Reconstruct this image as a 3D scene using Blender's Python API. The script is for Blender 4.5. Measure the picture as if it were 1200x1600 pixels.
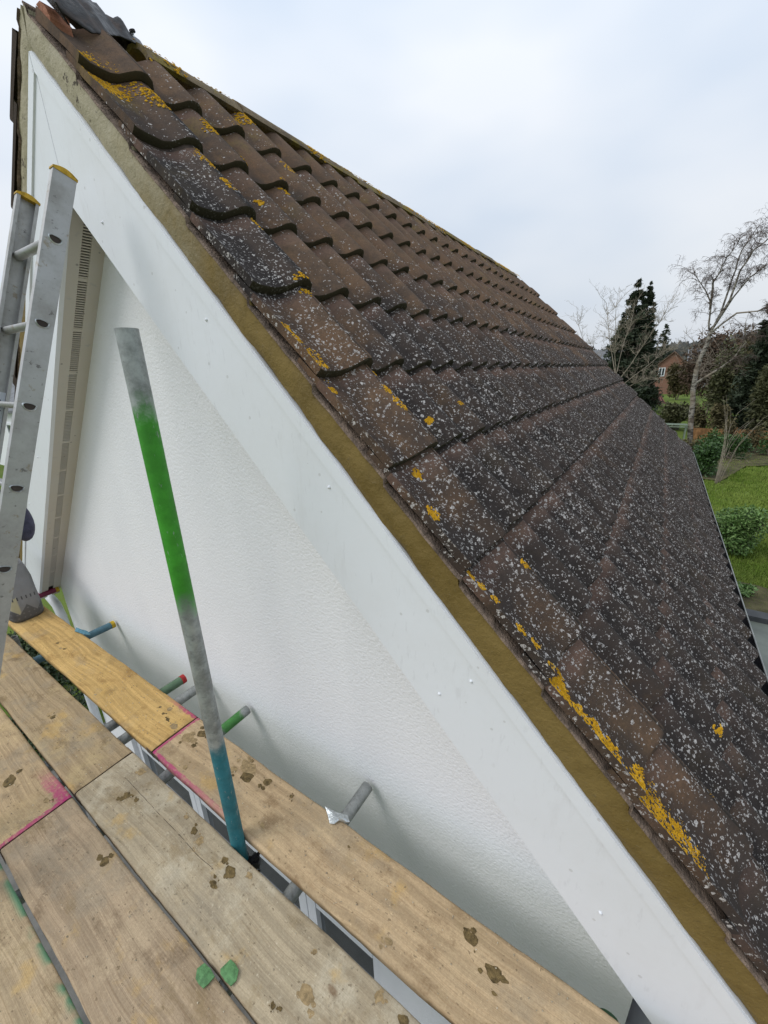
import bpy, bmesh, math, random
import numpy as np
from mathutils import Vector, Matrix, Euler, noise as mnoise
random.seed(7)
R = math.radians
for o in list(bpy.data.objects): bpy.data.objects.remove(o)
S = bpy.context.scene
COL = S.collection
# All coordinates below are measured from the eye point; the ground lies EYE metres lower.
EYE = 4.06

# ------------------------------------------------------------------ camera
cam_d = bpy.data.cameras.new('camera')
cam = bpy.data.objects.new('camera', cam_d); COL.objects.link(cam)
cam_d.sensor_fit = 'VERTICAL'; cam_d.sensor_height = 36; cam_d.sensor_width = 27
cam_d.lens = 36 * 625.1 / 1600
cam_d.clip_start = 0.01; cam_d.clip_end = 3000
yaw, pitch, roll = R(-34.03), R(-18.93), R(-1.91)
fw = Vector((math.sin(yaw)*math.cos(pitch), math.cos(yaw)*math.cos(pitch), math.sin(pitch)))
rt = Vector((math.cos(yaw), -math.sin(yaw), 0)); up = rt.cross(fw)
r2 = math.cos(roll)*rt + math.sin(roll)*up; u2 = -math.sin(roll)*rt + math.cos(roll)*up
m3 = Matrix((r2, u2, -fw)).transposed()
cam.matrix_world = Matrix.Translation((0, 0, EYE)) @ m3.to_4x4()
S.camera = cam
S.render.resolution_x = 768; S.render.resolution_y = 1024

# ------------------------------------------------------------------ world and sun (overcast)
SUN_AZ, SUN_EL = R(218), R(46)          # compass-like angle from +Y clockwise
W = bpy.data.worlds.new('World'); S.world = W; W.use_nodes = True
nt = W.node_tree; nt.nodes.clear()
def wn(t, **k):
    n = nt.nodes.new(t)
    for a, b in k.items(): setattr(n, a, b)
    return n
sky = wn('ShaderNodeTexSky', sky_type='NISHITA', sun_disc=False)
sky.sun_elevation = SUN_EL; sky.sun_rotation = SUN_AZ; sky.air_density = 1.5; sky.dust_density = 3
tc = wn('ShaderNodeTexCoord'); mp = wn('ShaderNodeMapping'); mp.inputs['Scale'].default_value = (1, 1, 2.4)
mp.inputs['Rotation'].default_value = (0.2, 0.3, 0.5)
ns = wn('ShaderNodeTexNoise'); ns.inputs['Scale'].default_value = 1.6; ns.inputs['Detail'].default_value = 3.5; ns.inputs['Roughness'].default_value = .42
cr = wn('ShaderNodeValToRGB')
cr.color_ramp.elements[0].position = .38; cr.color_ramp.elements[0].color = (.60, .70, .84, 1)
cr.color_ramp.elements[1].position = .62; cr.color_ramp.elements[1].color = (.84, .88, .94, 1)
sx = wn('ShaderNodeSeparateXYZ'); mr = wn('ShaderNodeMapRange')
mr.inputs['From Min'].default_value = 0; mr.inputs['From Max'].default_value = 1
mr.inputs['To Min'].default_value = 7.3; mr.inputs['To Max'].default_value = 12.0
mul = wn('ShaderNodeVectorMath', operation='SCALE')
mix = wn('ShaderNodeMix', data_type='RGBA'); mix.inputs[0].default_value = .93
bg = wn('ShaderNodeBackground'); bg.inputs[1].default_value = .12
wo = wn('ShaderNodeOutputWorld')
L = nt.links.new
L(tc.outputs['Generated'], mp.inputs[0]); L(mp.outputs[0], ns.inputs[0]); L(ns.outputs['Fac'], cr.inputs[0])
L(tc.outputs['Generated'], sx.inputs[0]); L(sx.outputs['Z'], mr.inputs[0])
L(cr.outputs[0], mul.inputs[0]); L(mr.outputs[0], mul.inputs['Scale'])
L(sky.outputs[0], mix.inputs[6]); L(mul.outputs[0], mix.inputs[7]); L(mix.outputs[2], bg.inputs[0]); L(bg.outputs[0], wo.inputs[0])
sun_d = bpy.data.lights.new('sun', 'SUN'); sun = bpy.data.objects.new('sun', sun_d); COL.objects.link(sun)
sun_d.energy = 1.45; sun_d.angle = R(27); sun_d.color = (1, .975, .94)
sdir = Vector((math.sin(SUN_AZ)*math.cos(SUN_EL), math.cos(SUN_AZ)*math.cos(SUN_EL), math.sin(SUN_EL)))
sun.rotation_euler = sdir.to_track_quat('Z', 'Y').to_euler(); sun.location = (0, 0, 30)
S.view_settings.view_transform = 'Standard'; S.view_settings.look = 'None'
S.view_settings.exposure = 0.0; S.view_settings.gamma = 1
S.render.engine = 'CYCLES'

# ------------------------------------------------------------------ helpers
def tag(o, label=None, cat=None, group=None, kind=None):
    if label: o['label'] = label
    if cat: o['category'] = cat
    if group: o['group'] = group
    if kind: o['kind'] = kind
    return o
def empty(name, loc, label, cat, group=None):
    o = bpy.data.objects.new(name, None); COL.objects.link(o); o.location = loc; o.empty_display_size = .1
    return tag(o, label, cat, group)
def wloc(o):
    v = Vector((0, 0, 0))
    while o: v += o.location; o = o.parent
    return v
def mesh_obj(name, verts, faces, mat, parent=None, loc=None, smooth=None):
    """verts in eye coordinates; loc = where the origin goes (parents are never rotated)"""
    if loc is None: loc = wloc(parent) if parent else Vector((0, 0, 0))
    loc = Vector(loc)
    me = bpy.data.meshes.new(name)
    me.from_pydata([tuple(Vector(v) - loc) for v in verts], [], faces); me.update()
    return link(name, me, mat, parent, loc, smooth)
def link(name, me, mat, parent=None, loc=(0, 0, 0), smooth=None):
    if mat is not None and not me.materials: me.materials.append(mat)
    if smooth is not None:
        me.shade_smooth()
        if smooth < 180: me.set_sharp_from_angle(angle=R(smooth))
    o = bpy.data.objects.new(name, me); COL.objects.link(o)
    o.location = Vector(loc) - (wloc(parent) if parent else Vector((0, 0, 0)))
    o.parent = parent
    return o
class MB:
    def __init__(s): s.v = []; s.f = []
    def add(s, v, f):
        k = len(s.v); s.v += [tuple(x) for x in v]; s.f += [tuple(i + k for i in q) for q in f]; return s
    def box(s, a, b):
        x0, y0, z0 = a; x1, y1, z1 = b
        return s.add([(x0,y0,z0),(x1,y0,z0),(x1,y1,z0),(x0,y1,z0),(x0,y0,z1),(x1,y0,z1),(x1,y1,z1),(x0,y1,z1)],
                     [(3,2,1,0),(4,5,6,7),(0,1,5,4),(1,2,6,5),(2,3,7,6),(3,0,4,7)])
    def obox(s, c, ax, ay, az):
        c, ax, ay, az = map(Vector, (c, ax, ay, az)); v = []
        for k in (-1, 1):
            for i, j in ((-1,-1),(1,-1),(1,1),(-1,1)): v.append(c + ax*i + ay*j + az*k)
        return s.add(v, [(3,2,1,0),(4,5,6,7),(0,1,5,4),(1,2,6,5),(2,3,7,6),(3,0,4,7)])
    def prism(s, poly, y0, y1):       # poly: (x,z) list, counter-clockwise seen from -y
        n = len(poly)
        v = [(x, y0, z) for x, z in poly] + [(x, y1, z) for x, z in poly]
        return s.add(v, [tuple(range(n)), tuple(range(2*n-1, n-1, -1))] + [(i+n, (i+1) % n + n, (i+1) % n, i) for i in range(n)])
    def tube(s, pts, rad, n=12, cap=True, inner=None):
        pts = [Vector(p) for p in pts]
        if not hasattr(rad, '__len__'): rad = [rad]*len(pts)
        rings = []; ref = None
        for i, p in enumerate(pts):
            t = (pts[min(i+1, len(pts)-1)] - pts[max(i-1, 0)]).normalized()
            if ref is None: ref = t.orthogonal().normalized()
            a = (ref - t*ref.dot(t)); a = a.normalized() if a.length > 1e-6 else t.orthogonal().normalized(); ref = a
            b = t.cross(a)
            rings.append([p + (a*math.cos(2*math.pi*k/n) + b*math.sin(2*math.pi*k/n))*rad[i] for k in range(n)])
        v = [q for r in rings for q in r]; f = []
        for i in range(len(pts)-1):
            for k in range(n): f.append((i*n+k, i*n+(k+1) % n, (i+1)*n+(k+1) % n, (i+1)*n+k))
        if cap: f.append(tuple(range(n-1, -1, -1))); f.append(tuple((len(pts)-1)*n+k for k in range(n)))
        return s.add(v, f)
    def hollow(s, p, q, r, t=.004, n=20):
        """a real open pipe"""
        p, q = Vector(p), Vector(q); d = (q-p).normalized(); a = d.orthogonal().normalized(); b = d.cross(a); v = []
        for c, rr in ((p, r), (q, r), (q, r-t), (p, r-t)):
            v += [c + (a*math.cos(2*math.pi*k/n) + b*math.sin(2*math.pi*k/n))*rr for k in range(n)]
        f = []
        for i in range(4):
            j = (i+1) % 4
            for k in range(n): f.append((i*n+k, i*n+(k+1) % n, j*n+(k+1) % n, j*n+k))
        return s.add(v, f)
    def obj(s, name, mat, parent=None, loc=None, smooth=None): return mesh_obj(name, s.v, s.f, mat, parent, loc, smooth)

# ------------------------------------------------------------------ materials
class NT:
    """small node-graph writer"""
    def __init__(s, name, rough=.8, spec=.3):
        s.m = bpy.data.materials.new(name); s.m.use_nodes = True; s.t = s.m.node_tree; s.t.nodes.clear()
        s.b = s.n('ShaderNodeBsdfPrincipled'); s.o = s.n('ShaderNodeOutputMaterial'); s.l(s.b.outputs[0], s.o.inputs[0])
        s.b.inputs['Roughness'].default_value = rough; s.b.inputs['Specular IOR Level'].default_value = spec
    def n(s, t, **k):
        x = s.t.nodes.new(t)
        for a, b in k.items(): setattr(x, a, b)
        return x
    def l(s, a, b): s.t.links.new(a, b)
    def put(s, sock, v):
        if isinstance(v, bpy.types.NodeSocket): s.l(v, sock)
        elif isinstance(v, (tuple, list)) and len(v) == 3 and sock.type == 'RGBA': sock.default_value = (*v, 1)
        else: sock.default_value = v
    def math(s, op, a, b=0, c=0, clamp=False):
        x = s.n('ShaderNodeMath', operation=op, use_clamp=clamp)
        for i, v in enumerate((a, b, c)): s.put(x.inputs[i], v)
        return x.outputs[0]
    def pos(s): return s.n('ShaderNodeNewGeometry').outputs['Position']
    def objc(s): return s.n('ShaderNodeTexCoord').outputs['Object']
    def xyz(s, v):
        x = s.n('ShaderNodeSeparateXYZ'); s.l(v, x.inputs[0]); return x.outputs
    def vec(s, a, b, c=0):
        x = s.n('ShaderNodeCombineXYZ')
        for i, v in enumerate((a, b, c)): s.put(x.inputs[i], v)
        return x.outputs[0]
    def scale(s, v, sc, off=(0, 0, 0)):
        x = s.n('ShaderNodeMapping'); s.l(v, x.inputs[0]); x.inputs['Scale'].default_value = sc; x.inputs['Location'].default_value = off; return x.outputs[0]
    def noise(s, v, sc, det=4, ro=.55, dist=0, col=False):
        x = s.n('ShaderNodeTexNoise'); s.l(v, x.inputs['Vector']); x.inputs['Scale'].default_value = sc; x.inputs['Detail'].default_value = det
        x.inputs['Roughness'].default_value = ro; x.inputs['Distortion'].default_value = dist
        return x.outputs['Color' if col else 'Fac']
    def vor(s, v, sc, rnd=1):
        x = s.n('ShaderNodeTexVoronoi'); s.l(v, x.inputs['Vector']); x.inputs['Scale'].default_value = sc; x.inputs['Randomness'].default_value = rnd
        return x.outputs['Distance'], x.outputs['Color']
    def white(s, v):
        x = s.n('ShaderNodeTexWhiteNoise', noise_dimensions='3D'); s.l(v, x.inputs['Vector']); return x.outputs['Value']
    def step(s, v, lo, hi, a=0., b=1.):
        x = s.n('ShaderNodeMapRange', interpolation_type='SMOOTHSTEP'); s.put(x.inputs['Value'], v)
        x.inputs['From Min'].default_value = lo; x.inputs['From Max'].default_value = hi; x.inputs['To Min'].default_value = a; x.inputs['To Max'].default_value = b
        return x.outputs[0]
    def mix(s, f, a, b, mode='MIX'):
        x = s.n('ShaderNodeMix', data_type='RGBA', blend_type=mode); s.put(x.inputs[0], f); s.put(x.inputs[6], a); s.put(x.inputs[7], b); return x.outputs[2]
    def ramp(s, v, *st):
        x = s.n('ShaderNodeValToRGB'); s.put(x.inputs[0], v); e = x.color_ramp.elements
        while len(e) < len(st): e.new(.5)
        for i, (p, c) in enumerate(st): e[i].position = p; e[i].color = (*c, 1)
        return x.outputs[0]
    def bump(s, h, st=.5, d=.01, prev=None):
        x = s.n('ShaderNodeBump'); s.put(x.inputs['Height'], h); x.inputs['Strength'].default_value = st; x.inputs['Distance'].default_value = d
        if prev is not None: s.l(prev, x.inputs['Normal'])
        return x.outputs[0]
    def done(s, col=None, rough=None, norm=None, metal=None):
        if col is not None: s.put(s.b.inputs['Base Color'], col)
        if rough is not None: s.put(s.b.inputs['Roughness'], rough)
        if norm is not None: s.l(norm, s.b.inputs['Normal'])
        if metal is not None: s.put(s.b.inputs['Metallic'], metal)
        return s.m
def simple(name, col, rough=.7, var=.25, sc=8, bump=.1, metal=0, spec=.3):
    k = NT(name, rough, spec); p = k.pos(); f = k.noise(p, sc, 5, .6)
    c = k.mix(k.step(f, .3, .7), tuple(x*(1-var) for x in col), tuple(min(1, x*(1+var)) for x in col))
    return k.done(c, None, k.bump(k.noise(p, sc*5, 3), bump, .01), metal)

TH = R(46.86); CO, SI = math.cos(TH), math.sin(TH)
def rake(a, w, y): return Vector((a*CO + w*SI, y, -a*SI + w*CO))     # a: metres down the right slope, w: along its outward normal
AX = -1.88                                                             # ridge line x
def mirror(v): return Vector((2*AX - v[0], v[1], v[2]))
GA, CV, Y0, A0, W0 = .314, .197, .815, -2.092, -.580                  # gauge, cover width, first column, first head, tile bed

def roof_coords(k):
    x, y, z = k.xyz(k.pos())
    zz = k.math('SUBTRACT', z, EYE)
    a = k.math('SUBTRACT', k.math('MULTIPLY', x, CO), k.math('MULTIPLY', zz, SI))
    return a, y
def mat_tile():
    k = NT('concrete_tile', .92, .2); a, y = roof_coords(k); q = k.vec(a, y)
    P = k.pos()
    fr = k.math('MINIMUM', k.math('DIVIDE', k.math('SUBTRACT', a, A0 + .014), GA), 10.97); fc = k.math('DIVIDE', k.math('SUBTRACT', y, Y0), CV)
    row = k.math('FLOOR', fr); col = k.math('FLOOR', fc); va = k.math('FRACT', fr)
    rnd = k.white(k.vec(row, col, 3.1)); rnd2 = k.white(k.vec(row, col, 8.7))
    big = k.noise(q, 1.6, 4, .6); mid = k.noise(q, 9, 5, .65); fine = k.noise(P, 130, 4, .7)
    # weathering grows down the slope
    wa = k.math('ADD', k.math('ADD', k.step(a, -1.75, .1, 0, .9), k.math('MULTIPLY', k.math('SUBTRACT', big, .5), 1.1)), k.math('MULTIPLY', k.math('SUBTRACT', rnd, .5), .42))
    vc = k.step(y, 1.03, 1.05, 1, 0)
    vg = k.math('MULTIPLY', vc, k.math('MULTIPLY', k.step(a, -.85, -.75), k.step(rnd, .2, .9, .25, .55)))
    vd = k.math('MULTIPLY', vc, k.math('MULTIPLY', k.step(a, -1.76, -1.70, 0, .55), k.step(a, -.85, -.78, 1, 0)))
    wa = k.math('ADD', k.math('SUBTRACT', wa, vg), vd)
    w = k.step(k.math('ADD', wa, k.math('MULTIPLY', k.math('SUBTRACT', mid, .5), .7)), .12, .75)
    br = k.mix(rnd2, (.150, .086, .048), (.190, .115, .066)); br = k.mix(k.step(mid, .35, .7), br, (.085, .058, .040))
    dk = k.mix(k.step(mid, .3, .7), (.019, .0165, .016), (.050, .040, .036))
    c = k.mix(w, br, dk)
    # pinkish sheltered head of each tile
    hd = k.math('MULTIPLY', k.step(k.math('ADD', va, k.math('MULTIPLY', k.math('SUBTRACT', mid, .5), .5)), .02, .26, 1, 0), k.step(rnd2, .0, .6, .25, .8))
    c = k.mix(hd, c, (.16, .098, .075))
    # mustard algae on the upper courses
    al = k.math('MULTIPLY', k.step(k.noise(q, 5, 5, .7), .52, .68), k.step(a, -1.9, -1.0, .55, .06))
    c = k.mix(al, c, (.22, .155, .045))
    # relief shade put into the colour: dark pans and joints, paler worn crests
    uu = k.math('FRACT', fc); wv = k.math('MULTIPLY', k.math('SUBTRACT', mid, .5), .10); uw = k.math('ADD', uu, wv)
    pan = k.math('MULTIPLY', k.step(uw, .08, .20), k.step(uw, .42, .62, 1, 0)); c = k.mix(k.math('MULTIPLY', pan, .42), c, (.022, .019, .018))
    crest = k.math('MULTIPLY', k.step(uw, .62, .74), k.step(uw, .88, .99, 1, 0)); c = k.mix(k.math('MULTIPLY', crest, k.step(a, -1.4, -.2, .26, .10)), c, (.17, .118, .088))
    jn = k.math('MAXIMUM', k.step(uu, .005, .05, 1, 0), k.step(uu, .975, .995)); c = k.mix(k.math('MULTIPLY', jn, .75), c, (.014, .013, .011))
    # pale crustose lichen: two sizes of ragged spots
    wob = k.n('ShaderNodeVectorMath', operation='ADD'); nz = k.noise(P, 170, 2, .5, 0, True)
    sc = k.n('ShaderNodeVectorMath', operation='SCALE'); k.l(nz, sc.inputs[0]); sc.inputs['Scale'].default_value = .015
    k.l(P, wob.inputs[0]); k.l(sc.outputs[0], wob.inputs[1]); pw = wob.outputs[0]
    dens = k.math('ADD', k.math('ADD', k.step(a, -1.6, -.2, -.30, .9), k.math('MULTIPLY', vd, 1.1)), k.math('MULTIPLY', k.math('SUBTRACT', k.noise(q, 3.2, 4, .6), .5), 1.5))
    dens = k.math('ADD', dens, k.math('MULTIPLY', k.math('SUBTRACT', rnd, .45), .6)); dens = k.math('ADD', dens, k.math('MULTIPLY', k.math('SUBTRACT', k.noise(q, 17, 3, .6), .5), 1.5))
    spots = None
    for scl, rad, cut in ((74, .40, .50), (135, .42, .47), (42, .32, .88)):
        d, cc = k.vor(pw, scl); cx = k.xyz(cc)
        thr = k.math('SUBTRACT', cut + .365, k.math('MULTIPLY', dens, .42))
        on = k.math('GREATER_THAN', cx[0], thr)
        rr = k.math('MULTIPLY_ADD', cx[1], rad*.8, rad*.22)
        sp = k.math('MULTIPLY', on, k.math('LESS_THAN', d, rr))
        spots = sp if spots is None else k.math('MAXIMUM', spots, sp)
    spots = k.math('MULTIPLY', spots, k.step(k.noise(P, 260, 2), .32, .52, .25, 1))
    lc = k.mix(k.noise(P, 45, 2), (.36, .335, .315), (.74, .70, .67))
    c = k.mix(k.math('MULTIPLY', spots, .9), c, lc)
    c = k.mix(k.step(fine, .3, .75, .35, 0), c, (.03, .025, .022))
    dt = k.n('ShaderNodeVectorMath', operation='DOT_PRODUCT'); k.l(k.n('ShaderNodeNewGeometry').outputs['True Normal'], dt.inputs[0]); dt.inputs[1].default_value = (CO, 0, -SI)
    c = k.mix(k.step(dt.outputs['Value'], .45, .75, 0, .85), c, k.mix(mid, (.022, .020, .014), (.070, .060, .032)))  # lip shadow painted on the downslope faces, in a dark mossy tone
    nrm = k.bump(fine, .55, .003); nrm = k.bump(mid, .25, .006, nrm); nrm = k.bump(spots, .35, .0015, nrm)
    return k.done(c, None, nrm)
M = {}
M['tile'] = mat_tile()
def mat_render():
    k = NT('white_render', .9, .2); P = k.pos(); x, y, z = k.xyz(P)
    g = k.noise(P, 88, 3, .55); g2 = k.noise(P, 240, 3, .6)
    st = k.noise(k.scale(P, (1.2, 1, .5)), 2.2, 5, .6)
    c = k.mix(k.step(st, .35, .75), (.80, .806, .82), (.765, .772, .79))
    c = k.mix(k.step(k.noise(P, 19, 4, .7), .66, .78, 0, .25), c, (.5, .46, .40))
    n = k.bump(g, .42, .008); n = k.bump(g2, .3, .003, n)
    return k.done(c, None, n)
M['render'] = mat_render()
def mat_upvc(name, col=(.74, .76, .79), dirt=.5, rough=.38):
    k = NT(name, rough, .45); P = k.pos()
    f = k.noise(P, 3.2, 5, .65); c = k.mix(k.step(f, .4, .72, 0, .35*dirt), col, (.58, .57, .54))
    sp, cc = k.vor(P, 26); on = k.math('MULTIPLY', k.math('LESS_THAN', sp, .13), k.math('GREATER_THAN', k.xyz(cc)[0], .70))
    c = k.mix(k.math('MULTIPLY', on, .6*dirt), c, (.30, .28, .25))
    sc = k.noise(k.scale(P, (9, 4, 2.5)), 6, 3, .6); c = k.mix(k.step(sc, .60, .74, 0, .34*dirt), c, (.40, .40, .41)); dr = k.noise(k.scale(P, (5, 3, 1.1)), 5, 4, .7); c = k.mix(k.step(dr, .55, .75, 0, .28*dirt), c, (.52, .51, .50))
    return k.done(c, k.step(f, .3, .7, rough, rough+.2), k.bump(k.noise(P, 30, 2), .04, .01))
M['upvc'] = mat_upvc('white_upvc'); M['upvc_clean'] = mat_upvc('white_window_plastic', dirt=.2)
M['soffit'] = mat_upvc('dirty_soffit', (.56, .52, .455), 1.5, .5)
M['slot'] = simple('vent_dark', (.05, .04, .035), .9)
def mat_mortar():
    k = NT('verge_mortar', .8, .3); P = k.pos(); x, y, z = k.xyz(P); zz = k.math('SUBTRACT', z, EYE)
    ax = k.math('ABSOLUTE', k.math('SUBTRACT', x, AX)); a = k.math('ADD', k.math('MULTIPLY', k.math('ADD', ax, AX), CO), k.math('MULTIPLY', zz, -SI))
    f = k.noise(P, 7, 6, .65); g = k.noise(P, 45, 5, .7)
    pale = k.mix(f, (.27, .235, .14), (.38, .34, .23))
    olive = k.mix(k.step(f, .3, .7), (.135, .090, .022), (.195, .135, .040))
    t = k.step(k.math('ADD', a, k.math('MULTIPLY', k.math('SUBTRACT', f, .5), .9)), -1.65, -.90)
    c = k.mix(t, pale, olive)
    dirt = k.math('MULTIPLY', k.step(k.noise(P, 14, 5, .75), .57, .63), k.step(a, -1.75, -1.45, 1, .04))
    c = k.mix(dirt, c, (.07, .055, .035))
    c = k.mix(k.step(g, .58, .72, 0, .40), c, (.085, .062, .03)); c = k.mix(k.step(k.noise(k.scale(P, (3, 3, 3)), 30, 5, .75), .60, .70, 0, .35), c, (.27, .22, .12))
    return k.done(c, k.step(f, .3, .7, .55, .85), k.bump(g, .6, .005, k.bump(k.noise(P, 18, 5, .7), .55, .014)))
M['mortar'] = mat_mortar()
M['crust'] = simple('old_bedding_crust', (.17, .125, .095), .95, .5, 30, .8)
M['felt'] = None
def mat_felt():
    k = NT('black_roof_felt', .42, .5); P = k.pos()
    f = k.noise(P, 14, 5, .6); c = k.mix(k.step(f, .50, .68), (.012, .011, .011), (.060, .042, .035))
    c = k.mix(k.step(k.noise(P, 30, 4, .7), .62, .70, 0, .35), c, (.16, .125, .105))
    return k.done(c, k.step(f, .3, .7, .35, .75), k.bump(k.noise(P, 40, 4, .6), .6, .008))
M['felt'] = mat_felt()
M['ridge'] = None
def mat_ridge():
    k = NT('ridge_concrete', .93, .2); P = k.pos(); f = k.noise(P, 10, 5, .65); g = k.noise(P, 90, 4, .7)
    c = k.mix(k.step(f, .3, .7), (.14, .105, .07), (.24, .18, .11))
    c = k.mix(k.step(k.noise(P, 6, 5, .7), .47, .60, 0, .85), c, (.25, .185, .035))
    c = k.mix(k.step(g, .3, .7, .4, 0), c, (.05, .045, .03))
    return k.done(c, None, k.bump(g, .7, .005))
M['ridge'] = mat_ridge()
M['terracotta'] = simple('red_clay', (.25, .105, .06), .85, .3, 20, .5)
M['lichen'] = None
def mat_lichen():
    k = NT('orange_lichen', .95, .1); P = k.pos(); f = k.noise(P, 60, 4, .7)
    return k.done(k.ramp(f, (.3, (.30, .165, .015)), (.55, (.56, .30, .014)), (.75, (.58, .42, .10))), None, k.bump(k.noise(P, 300, 3), .8, .003))
M['lichen'] = mat_lichen()
M['black'] = simple('black_plastic', (.02, .02, .022), .45, .2)
M['fitting'] = simple('black_steel_fitting', (.022, .020, .022), .6, .4, 40, .4)
M['gutter'] = simple('grey_gutter', (.24, .25, .24), .45, .2)
M['timber'] = simple('roof_timber', (.2, .14, .09), .8)
def mat_alu():
    k = NT('scuffed_aluminium', .45, .5); P = k.pos()
    f = k.noise(P, 9, 6, .7); c = k.mix(k.step(f, .35, .7), (.46, .46, .46), (.34, .335, .325))
    s1 = k.noise(k.scale(P, (30, 8, 14)), 4, 4, .7); c = k.mix(k.step(s1, .62, .69, 0, .75), c, (.11, .10, .095))
    s2 = k.noise(P, 24, 4, .7); c = k.mix(k.step(s2, .60, .68, 0, .6), c, (.27, .215, .13))
    return k.done(c, k.step(f, .3, .7, .38, .6), k.bump(s1, .08, .003), .55)
M['alu'] = mat_alu()
M['cap'] = simple('yellow_plastic_cap', (.47, .29, .03), .6, .35, 40, .2)
M['zinc'] = simple('zinc_plate', (.55, .58, .58), .35, .3, 30, .3, .8)
def mat_pipe(name, bands, axis='Z', steel=(.30, .31, .30), worn=.45, soft=.02):
    """galvanised pipe with painted bands: bands = [(lo, hi, colour)] along the object axis"""
    k = NT(name, .55, .4); o = k.objc(); x = k.xyz(o)['XYZ'.index(axis)]
    f = k.noise(o, 16, 5, .7); g = k.noise(o, 60, 4, .7)
    c = k.mix(k.step(f, .3, .7), tuple(v*.62 for v in steel), tuple(v*1.25 for v in steel)); c = k.mix(k.step(g, .55, .7, 0, .4), c, (.16, .15, .13))
    met = None
    for lo, hi, colr in bands:
        n = k.math('MULTIPLY', k.math('SUBTRACT', f, .5), .16)
        xx = k.math('ADD', x, n)
        b = k.math('MULTIPLY', k.step(xx, lo-soft, lo+soft), k.step(xx, hi-soft, hi+soft, 1, 0))
        ch = k.step(k.noise(k.scale(o, (1, 1, .3) if axis == 'Z' else (1, .3, 1)), 75, 4, .7), .62, .68, 1, 1-worn)
        b = k.math('MULTIPLY', b, ch)
        c = k.mix(b, c, k.mix(k.step(f, .3, .7), tuple(v*.75 for v in colr), tuple(v*1.15 for v in colr)))
        met = b if met is None else k.math('MAXIMUM', met, b)
    mt = .5 if met is None else k.math('MULTIPLY_ADD', met, -.5, .5)
    return k.done(c, k.step(g, .3, .7, .42, .7), k.bump(g, .15, .003), mt)
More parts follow.
